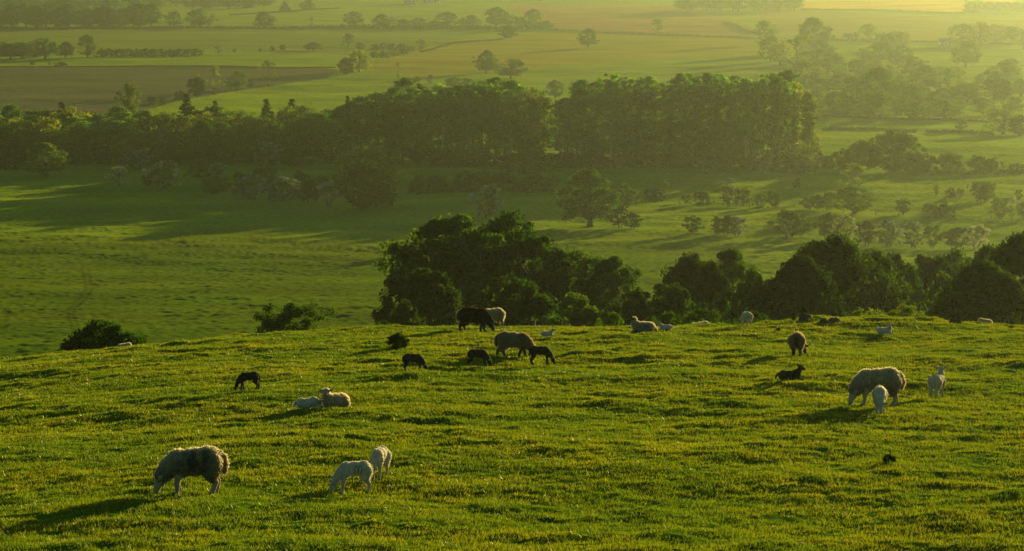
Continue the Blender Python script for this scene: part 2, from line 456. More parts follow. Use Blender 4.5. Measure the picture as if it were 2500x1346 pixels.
PROTO = {}
def make_proto(key, H_, W_, cb, shape, ncl, clr, per, leaf, mats, trunk_r, stems=1, limbs=30, seed=1, inner=0.35, lobes=0.25,
               lean=0.0, droop=0.0, twig=0, tmat='bark', flat=0.75, blossom=0):
    r = np.random.default_rng(seed * 101 + 3)
    cen = []; rad = []
    while len(cen) < ncl:
        t = r.random()
        a = r.random() * 2 * np.pi
        Rt = shape(t) * W_ / 2
        if r.random() > (0.25 + Rt / (W_ / 2)): continue
        lob = 1 + lobes * float(gn(np.array([math.cos(a) * 1.3 + 5 + t * 2.3]), np.array([math.sin(a) * 1.3 + seed * 3.7 + t * 1.9]), seed)[0]) * 2
        k = (r.random() ** 0.5) if r.random() < inner else 0.78 + 0.2 * r.random()
        cr = clr * (0.6 + 0.8 * r.random())
        rr = max(Rt * lob * k - cr * 0.5, 0.02)
        z = H_ * (cb + (1 - cb) * t) - cr * 0.5 * (t > .8)
        cen.append((math.cos(a) * rr + lean * z, math.sin(a) * rr, z)); rad.append(cr)
    cen = np.array(cen); rad = np.array(rad)
    tr = MB()
    roots = []
    for s_ in range(stems):
        a = s_ / max(stems, 1) * 2 * np.pi + r.random()
        off = 0 if stems == 1 else W_ * 0.05
        x0, y0 = math.cos(a) * off, math.sin(a) * off
        top = H_ * (0.86 if stems == 1 else 0.7)
        sp = 0 if stems == 1 else W_ * 0.2
        tt = np.linspace(0, 1, 7)
        pts = np.stack([x0 + (math.cos(a) * sp + lean * top) * tt + 0.02 * H_ * np.sin(tt * 5 + s_) * tt,
                        y0 + math.sin(a) * sp * tt + 0.02 * H_ * np.cos(tt * 4 + s_) * tt, -0.4 + (top + 0.4) * tt], 1)
        tr.tube(pts, trunk_r * (1 - tt * 0.88) * (1 + 0.5 * (tt == 0)), 8)
        roots.append(pts)
    order = r.permutation(len(cen))[:limbs]
    for i in order:
        c = cen[i]; pts = roots[r.integers(len(roots))]
        h0 = min(max(cb * H_ * 0.85, c[2] - 0.9 * math.hypot(c[0], c[1]) - 0.1 * H_ * r.random()), H_ * 0.8)
        j = np.interp(h0, pts[:, 2], np.arange(len(pts)))
        i0 = int(min(j, len(pts) - 2)); st = pts[i0] + (pts[i0 + 1] - pts[i0]) * (j - i0)
        tt = np.linspace(0, 1, 5)
        mid = (st + c) / 2 + np.array([0, 0, 0.08 * H_ * (r.random() - 0.2)]) + r.normal(size=3) * 0.02 * H_
        P = (1 - tt)[:, None]**2 * st + 2 * ((1 - tt) * tt)[:, None] * mid + (tt**2)[:, None] * c
        rr = trunk_r * (0.32 + 0.15 * r.random())
        tr.tube(P, rr * (1 - tt * 0.85), 5, cap=False)
        if twig and r.random() < twig:
            dirv = c - st; dirv /= np.linalg.norm(dirv)
            e = c + dirv * H_ * 0.10 * (0.5 + r.random()) + np.array([0, 0, 0.04 * H_])
            tr.tube(np.stack([c, (c + e) / 2 + r.normal(size=3) * 0.015 * H_, e]), [rr * 0.16, rr * 0.1, rr * 0.03], 4, cap=False)
    V, Fq = leaf_cards(cen, rad, per, leaf, seed, droop, flat)
    me = mesh_np('crown', V, Fq, 4, mats[0])
    if blossom:
        me.materials.append(M['blossom'])
        # flowers sit on the outer, upper leaves of the crown
        cz = V.reshape(-1, 4, 3).mean(1)
        c0 = cen.mean(0)
        e = np.linalg.norm((cz - c0) / np.array([W_ / 2, W_ / 2, H_ * (1 - cb) / 2]), axis=1)
        sc = e + 0.5 * gn(cz[:, 0] / (0.18 * W_), cz[:, 2] / (0.18 * W_) + cz[:, 1] / (0.2 * W_), 5)
        mi = ((sc + 0.5 * r.random(len(sc))) > np.quantile(sc, 1 - blossom) + 0.2).astype(np.int32)
        me.polygons.foreach_set('material_index', mi)
    PROTO[key] = dict(H=H_, W=W_, crown=me, trunk=tr.mesh('trunk', M[tmat]))

dome = lambda t: math.sqrt(max(1 - (t * 1.02 - 0.28)**2 / 0.56, 0.0)) if t > 0.28 else 0.72 + t
ball_ = lambda t: math.sqrt(max(1 - (2 * t - 1)**2 * 0.96, 0.01))
egg = lambda t: max(math.sin(math.pi * min(t * 0.82 + 0.14, 1)) ** 0.6, 0.05)
column = lambda t: (0.75 + 0.25 * math.sin(t * 9)) * (1 if t < 0.78 else math.sqrt(max(1 - ((t - 0.78) / 0.22)**2, 0.02)))
cone = lambda t: max(1 - t, 0.03) ** 0.8
mound = lambda t: math.sqrt(max(1 - t * t, 0.02))
vase = lambda t: 0.45 + 0.55 * math.sin(min(t * 1.25, 1) * math.pi * 0.62)

# valley prototypes (seen at 400 m and more)
make_proto('oak1', 14, 14, 0.14, dome, 120, 1.4, 78, 0.27, [M['leaf']], 0.55, limbs=36, seed=1, lobes=0.3)
make_proto('oak2', 13, 15, 0.18, dome, 95, 1.45, 62, 0.27, [M['leaf']], 0.6, limbs=36, seed=2, lobes=0.35)
make_proto('oak3', 13, 13, 0.12, dome, 90, 1.35, 60, 0.27, [M['leaf_gold']], 0.5, limbs=34, seed=12, lobes=0.35)
make_proto('round1', 11, 11, 0.05, ball_, 120, 1.2, 74, 0.25, [M['leaf_dark']], 0.4, limbs=24, seed=3, lobes=0.2)
make_proto('round2', 11, 10, 0.10, egg, 80, 1.1, 60, 0.25, [M['leaf']], 0.4, limbs=24, seed=4, lobes=0.3)
make_proto('tall1', 16, 9, 0.12, egg, 90, 1.15, 56, 0.27, [M['leaf_gold']], 0.35, limbs=26, seed=5, lobes=0.35)
make_proto('tall2', 17, 9, 0.14, egg, 95, 1.15, 56, 0.27, [M['leaf_wood']], 0.35, limbs=26, seed=6, lobes=0.4)
make_proto('poplar1', 24, 6.5, 0.34, column, 105, 0.95, 46, 0.27, [M['leaf_wood']], 0.26, limbs=34, seed=7, lobes=0.3, tmat='bark_pale')
make_proto('poplar2', 24, 7.0, 0.12, column, 95, 0.95, 50, 0.30, [M['leaf_wood']], 0.28, limbs=34, seed=8, lobes=0.35)
make_proto('poplar3', 24, 6.5, 0.04, column, 150, 0.95, 52, 0.26, [M['leaf_gold']], 0.26, limbs=30, seed=9, lobes=0.3)
make_proto('conifer1', 15, 6, 0.02, cone, 230, 0.48, 34, 0.20, [M['leaf_conifer']], 0.25, limbs=40, seed=10, lobes=0.15, inner=0.25)
make_proto('bush1', 4, 6, 0.0, mound, 60, 0.62, 60, 0.16, [M['leaf_dark']], 0.10, stems=3, limbs=14, seed=13, lobes=0.3)
make_proto('bush2', 4, 6, 0.0, mound, 60, 0.62, 60, 0.16, [M['leaf']], 0.10, stems=3, limbs=14, seed=14, lobes=0.4)
make_proto('haw1', 5, 5, 0.10, ball_, 76, 0.52, 66, 0.13, [M['leaf']], 0.14, stems=2, limbs=22, seed=15, lobes=0.35)
make_proto('haw2', 5, 5.4, 0.13, dome, 72, 0.52, 66, 0.13, [M['leaf_dark']], 0.14, stems=3, limbs=22, seed=16, lobes=0.4)
make_proto('haw3', 5, 4.2, 0.10, vase, 62, 0.48, 60, 0.13, [M['leaf']], 0.12, stems=2, limbs=22, seed=17, lobes=0.45, twig=0.4)
make_proto('blos1', 5, 5, 0.08, ball_, 76, 0.50, 70, 0.12, [M['heather']], 0.14, stems=2, limbs=20, seed=18, lobes=0.35, blossom=0.5)
make_proto('blos2', 5, 5, 0.08, egg, 74, 0.50, 70, 0.12, [M['leaf']], 0.14, stems=2, limbs=20, seed=19, lobes=0.45, blossom=0.32)
make_proto('sparse1', 9, 8, 0.2, ball_, 46, 0.6, 30, 0.17, [M['leaf_gold']], 0.22, limbs=44, seed=20, lobes=0.5, twig=0.6, inner=0.5)
# prototypes for the trees just behind the brow
make_proto('near1', 11, 10, 0.02, dome, 270, 0.72, 120, 0.14, [M['leaf_near']], 0.24, stems=2, limbs=90, seed=21, lobes=0.2, twig=0.25, inner=0.4)
make_proto('near2', 11, 9, 0.03, ball_, 260, 0.72, 120, 0.14, [M['leaf_near']], 0.22, stems=3, limbs=90, seed=22, lobes=0.2, twig=0.3, inner=0.4)
make_proto('near3', 9, 11, 0.0, mound, 280, 0.68, 120, 0.135, [M['leaf_near_dark']], 0.2, stems=4, limbs=90, seed=23, lobes=0.25, twig=0.5, inner=0.35)
make_proto('near4', 7, 8, 0.0, mound, 200, 0.56, 120, 0.12, [M['leaf_near']], 0.14, stems=4, limbs=60, seed=24, lobes=0.35, twig=0.3)
make_proto('near5', 9, 10, 0.0, mound, 280, 0.66, 120, 0.135, [M['leaf_near_dark']], 0.16, stems=4, limbs=70, seed=25, lobes=0.25, twig=0.4)
make_proto('thin1', 5, 6, 0.35, dome, 120, 0.46, 110, 0.075, [M['leaf_near_dark']], 0.10, stems=4, limbs=55, seed=26, lobes=0.6, twig=0.8, inner=0.6)
make_proto('scrub1', 2.2, 4, 0.0, mound, 80, 0.28, 110, 0.05, [M['leaf_near']], 0.04, stems=5, limbs=40, seed=27, lobes=0.6, twig=0.5)
make_proto('scrub2', 2.2, 4, 0.0, mound, 80, 0.28, 110, 0.05, [M['leaf_gold']], 0.04, stems=5, limbs=40, seed=28, lobes=0.6, twig=0.5)
make_proto('scrub3', 1, 1.1, 0.0, ball_, 110, 0.15, 90, 0.032, [M['leaf_near_dark']], 0.02, stems=4, limbs=24, seed=29, lobes=0.15)

NTREE = [0]
def plant(key, name, x, y, h, w, label, cat, group=None, zoff=0.0, rot=None):
    p = PROTO[key]
    e = empty(name, (x, y, Hb(x, y) + zoff))
    e.rotation_euler.z = random.random() * 6.28 if rot is None else rot
    e.scale = (w / p['W'], w / p['W'], h / p['H'])
    link('crown', p['crown'], e); link('trunk', p['trunk'], e)
    tag(e, label, cat, group); NTREE[0] += 1
    return e
def pix(key, name, px, base, top, wpx, label, cat='tree', group=None, dmin=150):
    "a tree whose foot, top and width the photograph shows"
    x, y = at(px, base, dmin)
    g = Hb(x, y)
    h = zpix(y, top) - g
    return plant(key, name, x, y, max(h, 0.8), wpx * y / F * (1.16 if 380 < y < 580 else 1.0), label, cat, group)
def pixd(key, name, px, d, top, wpx, label, cat='tree', group=None, rot=None):
    "a tree whose foot is hidden: distance given"
    x = (px - 1250) / F * d / math.cos(TH) * 0.99
    h = zpix(d, top) - Hb(x, d)
    return plant(key, name, x, d, h, wpx * d / F * (1.38 if key.startswith('near') else 1.0), label, cat, group, rot=rot)

# --- the trees and bushes just over the brow
pixd('near1', 'broadleaf_tree', 1105, 172, 527, 290, 'tall dark broadleaf tree behind the brow, left half of the pair above the black ewe', group='trees just behind the brow')
pixd('near2', 'broadleaf_tree', 1252, 176, 512, 200, 'tallest broadleaf tree behind the brow, right half of the pair, its top catching the sun', group='trees just behind the brow')
pixd('near3', 'broadleaf_tree', 1030, 160, 655, 210, 'spreading dark tree sloping down to the brow at the left foot of the tall pair', group='trees just behind the brow')
pixd('near4', 'bush', 1265, 142, 680, 210, 'rounded green bush at the brow right behind the cream ewe and black ewe', 'bush', 'bushes just behind the brow')
pixd('near2', 'broadleaf_tree', 1400, 178, 610, 190, 'broadleaf tree with bare twigs on top, just right of the tall pair', group='trees just behind the brow')
pixd('near1', 'broadleaf_tree', 1495, 170, 628, 165, 'round leaning tree behind the lying black-faced ewe', group='trees just behind the brow')
pixd('near4', 'bush', 1400, 150, 715, 170, 'low dark bush filling the foot of the trees left of the lying black-faced ewe', 'bush', 'bushes just behind the brow')
pixd('near5', 'broadleaf_tree', 1690, 172, 622, 190, 'dark round-topped tree behind the sheep whose back shows over the brow', group='trees just behind the brow')
pixd('near1', 'broadleaf_tree', 1790, 182, 608, 150, 'broadleaf tree between the round-topped dark tree and the twisted hawthorn', group='trees just behind the brow')
pixd('near4', 'bush', 1655, 148, 690, 150, 'sunlit green bush at the left end of the right-hand thicket', 'bush', 'bushes just behind the brow')
pixd('near5', 'hawthorn_tree', 1960, 140, 625, 230, 'blackish twisted hawthorn above the grassy bank, left half of the darkest mass', group='trees just behind the brow')
pixd('near3', 'hawthorn_tree', 2050, 150, 575, 290, 'blackish hawthorn with a ragged top above the grassy bank, highest of the right thicket', group='trees just behind the brow')
pixd('near3', 'hawthorn_tree', 2140, 156, 612, 230, 'dark hawthorn with trunks showing above the right end of the grassy bank', group='trees just behind the brow')
pixd('near1', 'broadleaf_tree', 2265, 178, 622, 130, 'narrow tree in the dip between the hawthorns and the big dark bush on the right', group='trees just behind the brow')
pixd('near2', 'broadleaf_tree', 2350, 184, 606, 130, 'tree peeping over the left shoulder of the big dark bush on the right', group='trees just behind the brow')
pixd('near5', 'bush', 2415, 118, 640, 250, 'big blackish bush with pale leaf edges at the right end of the brow', 'bush', 'bushes just behind the brow')
pixd('near5', 'bush', 2500, 124, 572, 230, 'tallest blackish bush cut by the right edge of the picture', 'bush', 'bushes just behind the brow')
pixd('scrub2', 'shrub', 2215, 93, 742, 150, 'yellow-green scrub under the hawthorns at the right end of the bank', 'shrub', 'scrub along the brow')
pixd('scrub2', 'shrub', 2110, 96, 752, 110, 'yellow-green scrub under the trunks right of the molehills', 'shrub', 'scrub along the brow')
pixd('scrub1', 'shrub', 1720, 94, 752, 150, 'grey-green scrub behind the half-hidden grazing sheep', 'shrub', 'scrub along the brow')
pixd('scrub1', 'shrub', 1640, 97, 760, 110, 'grey-green scrub just right of the lying black-faced ewe', 'shrub', 'scrub along the brow')
pixd('scrub1', 'shrub', 1500, 96, 762, 90, 'low scrub just left of the lying black-faced ewe', 'shrub', 'scrub along the brow')
pixd('scrub1', 'shrub', 935, 96, 782, 60, 'low scrub on the brow at the left foot of the big trees', 'shrub', 'scrub along the brow')
pixd('scrub1', 'shrub', 1850, 98, 758, 120, 'dark scrub behind the lamb standing on the brow', 'shrub', 'scrub along the brow')
pixd('near4', 'bush', 225, 124, 782, 240, 'dark low bush behind the brow at the left of the picture', 'bush')
pixd('scrub1', 'shrub', 330, 100, 818, 90, 'thin scrub trailing from the right side of the left-hand bush', 'shrub')
pixd('thin1', 'hawthorn_tree', 692, 118, 742, 230, 'wind-bent little hawthorn with dead twigs alone on the brow, left of centre')
def onfield(key, name, px, base, top, wpx, label, cat):
    x, y = at(px, base); return plant(key, name, x, y, (base - top) * y / F, wpx * y / F, label, cat)
onfield('scrub3', 'bush', 972, 853, 812, 58, 'small dark round bush standing alone on the near slope', 'bush')
onfield('scrub3', 'thistle', 1900, 811, 800, 13, 'tiny dark thistle near the brow, left of the ewe seen from behind', 'plant')
onfield('scrub3', 'thistle', 2170, 1138, 1108, 36, 'dark spiky thistle on the near grass below the right-hand lamb', 'plant')
onfield('scrub3', 'thistle', 2468, 803, 795, 14, 'tiny dark thistle near the brow at the far right', 'plant')

pixd('near4', 'bush', 1846, 158, 648, 110, 'dark bush closing the gap left of the blackish hawthorns', 'bush', 'bushes just behind the brow')
pixd('near4', 'bush', 2232, 165, 650, 110, 'bush filling the dip right of the blackish hawthorns', 'bush', 'bushes just behind the brow')
pixd('near4', 'bush', 2310, 150, 662, 110, 'bush at the left foot of the big dark bush on the right', 'bush', 'bushes just behind the brow')
pixd('near5', 'broadleaf_tree', 2420, 168, 600, 150, 'dark tree rising between the two biggest bushes at the right end', group='trees just behind the brow')
pixd('near5', 'broadleaf_tree', 1180, 178, 560, 200, 'dark tree filling the space between the tall pair', group='trees just behind the brow')
pixd('near5', 'broadleaf_tree', 1340, 182, 625, 170, 'dark tree filling the space right of the tall pair', group='trees just behind the brow')
pixd('near5', 'bush', 985, 150, 735, 110, 'low dark bush spilling over the brow at the far left of the big trees', 'bush', 'bushes just behind the brow')
pixd('near5', 'broadleaf_tree', 1740, 160, 640, 120, 'dark tree closing the space left of the blackish hawthorns', group='trees just behind the brow')
pixd('near4', 'bush', 1560, 152, 700, 90, 'low bush at the right foot of the leaning tree, beside the open gap', 'bush', 'bushes just behind the brow')
pixd('near5', 'broadleaf_tree', 2190, 172, 622, 150, 'dark tree just right of the blackish hawthorns, touching them', group='trees just behind the brow')
pixd('near5', 'broadleaf_tree', 2300, 176, 628, 150, 'low dark tree joining the narrow tree to the big bush on the right', group='trees just behind the brow')
# --- the valley
G1 = 'hawthorns in the left-hand meadow'; G2 = 'hawthorns in the sunny right-hand meadow'
V_ = [
 ('oak1', 'oak_tree', 112, 430, 348, 112, 'rounded oak alone below the wood at the far left', 'tree', None),
 ('bush1', 'bush', 5, 412, 368, 80, 'dark bush cut by the left edge below the wood', 'bush', None),
 ('blos1', 'hawthorn_tree', 290, 453, 405, 48, 'small white-blossomed hawthorn, leftmost in the left-hand meadow', 'tree', G1),
 ('haw2', 'hawthorn_tree', 374, 459, 408, 50, 'dark hawthorn joined to the left side of the pale one below the wood', 'tree', G1),
 ('blos2', 'hawthorn_tree', 402, 462, 390, 66, 'tall greyish hawthorn with scattered blossom in the left-hand meadow', 'tree', G1),
 ('blos2', 'hawthorn_tree', 335, 412, 364, 75, 'grey-green hawthorn against the foot of the wood on the left', 'tree', G1),
 ('bush2', 'bush', 486, 432, 387, 62, 'round green bush close to the wood, left of the blossoming one', 'bush', G1),
 ('blos2', 'hawthorn_tree', 531, 431, 396, 48, 'small hawthorn with a touch of blossom on top beside the round green bush', 'tree', G1),
 ('haw1', 'hawthorn_tree', 525, 476, 430, 62, 'two-stemmed green hawthorn in front of the round green bush', 'tree', G1),
 ('haw2', 'hawthorn_tree', 588, 482, 418, 50, 'dark hawthorn at the left end of the dense hawthorn row', 'tree', G1),
 ('blos1', 'hawthorn_tree', 615, 487, 425, 68, 'pale-topped hawthorn second from the left of the dense row', 'tree', G1),
 ('haw1', 'hawthorn_tree', 648, 468, 402, 62, 'green hawthorn standing behind the dense row', 'tree', G1),
 ('blos2', 'hawthorn_tree', 690, 492, 430, 82, 'broad grey-green hawthorn in the middle of the dense row', 'tree', G1),
 ('blos1', 'hawthorn_tree', 664, 486, 448, 30, 'little white blossoming hawthorn squeezed into the dense row', 'tree', G1),
 ('haw2', 'hawthorn_tree', 735, 478, 415, 52, 'dark hawthorn behind the right part of the dense row', 'tree', G1),
 ('haw2', 'hawthorn_tree', 756, 497, 438, 55, 'dark round hawthorn just left of the brightest blossoming one', 'tree', G1),
 ('haw1', 'hawthorn_tree', 785, 472, 430, 40, 'green hawthorn behind the brightest blossoming one', 'tree', G1),
 ('blos1', 'hawthorn_tree', 803, 502, 440, 46, 'brightest white blossoming hawthorn, beside the big dark dome tree', 'tree', G1),
 ('round1', 'dome_tree', 886, 509, 390, 122, 'big dark dome-shaped tree at the right end of the hawthorn row', 'tree', None),
 ('oak3', 'broadleaf_tree', 910, 455, 357, 160, 'wide tree with a sunlit top behind the dark dome tree', 'tree', None),
 ('haw2', 'hawthorn_tree', 938, 508, 450, 66, 'small hawthorn leaning on the right side of the dark dome tree', 'tree', None),
 ('bush1', 'bush', 1028, 471, 428, 55, 'left bush of the hedge below the middle of the wood', 'bush', 'bushes along the hedge below the wood'),
 ('bush2', 'bush', 1070, 469, 425, 60, 'second bush of the hedge below the middle of the wood', 'bush', 'bushes along the hedge below the wood'),
 ('bush1', 'bush', 1140, 469, 416, 75, 'wide dark bush of the hedge, left of the touching grey-green one', 'bush', 'bushes along the hedge below the wood'),
 ('bush2', 'bush', 1180, 467, 414, 66, 'grey-green bush in the hedge above the pale round hawthorn', 'bush', 'bushes along the hedge below the wood'),
 ('bush2', 'bush', 1225, 465, 414, 60, 'green bush at the right end of the hedge, beside the dark tree', 'bush', 'bushes along the hedge below the wood'),
 ('blos2', 'hawthorn_tree', 1192, 531, 449, 64, 'pale grey-green egg-shaped hawthorn alone above the tall trees', 'tree', None),
 ('round2', 'broadleaf_tree', 1292, 472, 362, 112, 'dark tree against the wood, left of the lone spreading oak', 'tree', None),
 ('oak1', 'oak_tree', 1440, 554, 410, 148, 'large spreading oak with a thick trunk in the middle of the valley meadow', 'tree', None),
 ('haw1', 'hawthorn_tree', 1530, 507, 456, 62, 'round hawthorn just right of the large oak', 'tree', G2),
 ('haw2', 'hawthorn_tree', 1514, 556, 502, 44, 'small thorn with bare stems below the round hawthorn by the oak', 'tree', G2),
 ('haw2', 'hawthorn_tree', 1545, 559, 517, 40, 'lowest small thorn right of the large oak', 'tree', G2),
 ('bush1', 'bush', 1594, 490, 455, 44, 'dim bush in the shade right of the oak', 'bush', G2),
 ('sparse1', 'young_tree', 1626, 489, 440, 30, 'thin young tree in the shade below the wood edge', 'tree', G2),
 ('haw3', 'hawthorn_tree', 1676, 497, 474, 22, 'tiny thorn at the left end of the post-and-rail fence', 'tree', G2),
 ('bush2', 'bush', 1714, 499, 463, 44, 'bush beside the short wooden rail of the fence', 'bush', G2),
 ('haw3', 'hawthorn_tree', 1778, 502, 452, 32, 'narrow upright thorn just right of the short wooden rail', 'tree', G2),
 ('blos2', 'hawthorn_tree', 1797, 502, 456, 22, 'pale-topped slim thorn on the fence line', 'tree', G2),
 ('haw1', 'hawthorn_tree', 1817, 502, 458, 36, 'golden-green thorn on the fence line', 'tree', G2),
 ('blos1', 'hawthorn_tree', 1778, 458, 434, 28, 'small white blossoming bush above the fence line thorns', 'tree', G2),
 ('bush2', 'bush', 1855, 507, 470, 36, 'low rounded thorn on the fence line', 'bush', G2),
 ('haw3', 'hawthorn_tree', 1889, 508, 465, 38, 'rightmost of the five fence line thorns', 'tree', G2),
 ('haw1', 'hawthorn_tree', 1692, 571, 525, 46, 'round hawthorn on short stems at the left of the lower row', 'tree', G2),
 ('haw2', 'hawthorn_tree', 1752, 574, 527, 38, 'left of the two dark thorns touching the white one', 'tree', G2),
 ('haw2', 'hawthorn_tree', 1775, 575, 524, 48, 'dark thorn with forked stems touching the white one', 'tree', G2),
 ('blos1', 'hawthorn_tree', 1799, 577, 525, 40, 'white blossoming hawthorn at the right of a dark pair', 'tree', G2),
 ('haw2', 'guarded_tree', 1928, 578, 511, 88, 'broad pointed tree standing inside a little wooden guard', 'tree', G2),
 ('haw2', 'hawthorn_tree', 2020, 586, 515, 56, 'umbrella-topped thorn with one bare trunk above the dark thicket', 'tree', G2),
 ('blos2', 'hawthorn_tree', 2060, 584, 525, 62, 'grey-green thorn just right of the umbrella-topped one', 'tree', G2),
 ('haw2', 'hawthorn_tree', 2115, 598, 538, 66, 'dark thorn with a bent trunk in the lower row', 'tree', G2),
 ('blos2', 'hawthorn_tree', 2170, 600, 536, 62, 'bluish pale-topped thorn right of the bent-trunk one', 'tree', G2),
 ('blos2', 'hawthorn_tree', 2230, 603, 540, 54, 'thorn with pale flowers on its upper right, middle of the lower row', 'tree', G2),
 ('haw3', 'hawthorn_tree', 2277, 606, 546, 38, 'narrow dark thorn on a single stem in the lower row', 'tree', G2),
 ('haw2', 'hawthorn_tree', 2330, 608, 554, 62, 'flat-topped thorn on several thin stems in the lower row', 'tree', G2),
 ('blos1', 'hawthorn_tree', 2384, 608, 547, 62, 'pale blossoming hawthorn at the right end of the lower row', 'tree', G2),
 ('haw3', 'hawthorn_tree', 1972, 511, 476, 36, 'left-leaning thorn at the left of a clump of three', 'tree', G2),
 ('haw2', 'hawthorn_tree', 1998, 512, 474, 36, 'middle thorn of the clump of three', 'tree', G2),
 ('haw3', 'hawthorn_tree', 2028, 513, 466, 36, 'right thorn of the clump of three, beside the big green tree', 'tree', G2),
 ('round2', 'broadleaf_tree', 2085, 522, 450, 95, 'big bushy green tree in the sunny meadow', 'tree', None),
 ('sparse1', 'broadleaf_tree', 2088, 470, 397, 84, 'open sunlit tree with a pointed top behind the big bushy one', 'tree', None),
 ('haw1', 'hawthorn_tree', 2205, 524, 484, 40, 'pale green bush alone on the wire fence line', 'tree', G2),
 ('bush2', 'bush', 2272, 530, 495, 46, 'left of two touching bushes on the wire fence line', 'bush', G2),
 ('bush1', 'bush', 2308, 531, 494, 46, 'right of two touching bushes on the wire fence line', 'bush', G2),
 ('haw3', 'hawthorn_tree', 2443, 535, 480, 44, 'upright thorn on the fence line left of the white horse', 'tree', G2),
 ('sparse1', 'young_tree', 2470, 536, 507, 18, 'thin sapling on the fence line below the white horse', 'tree', G2),
 ('haw1', 'hawthorn_tree', 2500, 533, 490, 36, 'thorn cut by the right edge on the fence line', 'tree', G2),
 ('haw3', 'hawthorn_tree', 2487, 490, 462, 16, 'narrow dark bush near the right edge above the white horse', 'tree', G2),
 ('haw3', 'hawthorn_tree', 2285, 478, 451, 12, 'thin upright thorn, leftmost of the upper clump', 'tree', G2),
 ('bush1', 'bush', 2320, 484, 458, 26, 'dark low thorn clump left of the forked thorn', 'bush', G2),
 ('haw3', 'hawthorn_tree', 2343, 484, 460, 24, 'thin thorn beside the dark low clump', 'tree', G2),
 ('haw3', 'hawthorn_tree', 2386, 490, 442, 36, 'left half of the forked thorn pair by the brown horse', 'tree', G2),
 ('haw3', 'hawthorn_tree', 2406, 492, 444, 50, 'right half of the forked thorn pair above the brown horse', 'tree', G2),
 ('haw2', 'hawthorn_tree', 1946, 462, 434, 18, 'small dim thorn alone in the shade right of the wood', 'tree', G2),
]
for v in V_: pix(v[0], v[1], *v[2:6], v[6], v[7], v[8])
# dark thicket right of the wood
GT = 'trees of the dark belt right of the wood'
for v in [('bush1', 2008, 410, 378, 62), ('bush1', 2055, 415, 362, 74), ('round1', 2105, 417, 343, 92), ('round1', 2182, 421, 318, 135), ('bush1', 2235, 421, 366, 60),
          ('bush1', 2262, 421, 374, 74), ('bush2', 2318, 421, 370, 95), ('bush1', 2380, 423, 380, 100), ('bush1', 2425, 423, 384, 60), ('bush2', 2480, 420, 398, 60), ('bush1', 1990, 398, 345, 36)]:
    nm = 'bush' if 'bush' in v[0] else 'broadleaf_tree'
    lb = {2105: 'left of the two tall dark trees in the belt right of the wood', 2182: 'tallest dark tree of the belt right of the wood',
          1990: 'small tree hard against the right end of the poplar wood', 2318: 'wide low bush, highest right of the tall dark trees',
          2008: 'first low bush of the belt, nearest the poplar wood', 2055: 'bush rising toward the two tall dark trees of the belt'}.get(v[1], 'dark low bush in the right part of the belt of bushes')
    pix(v[0], nm, v[1], v[2], v[3], v[4], lb, 'bush' if nm == 'bush' else 'tree', GT)

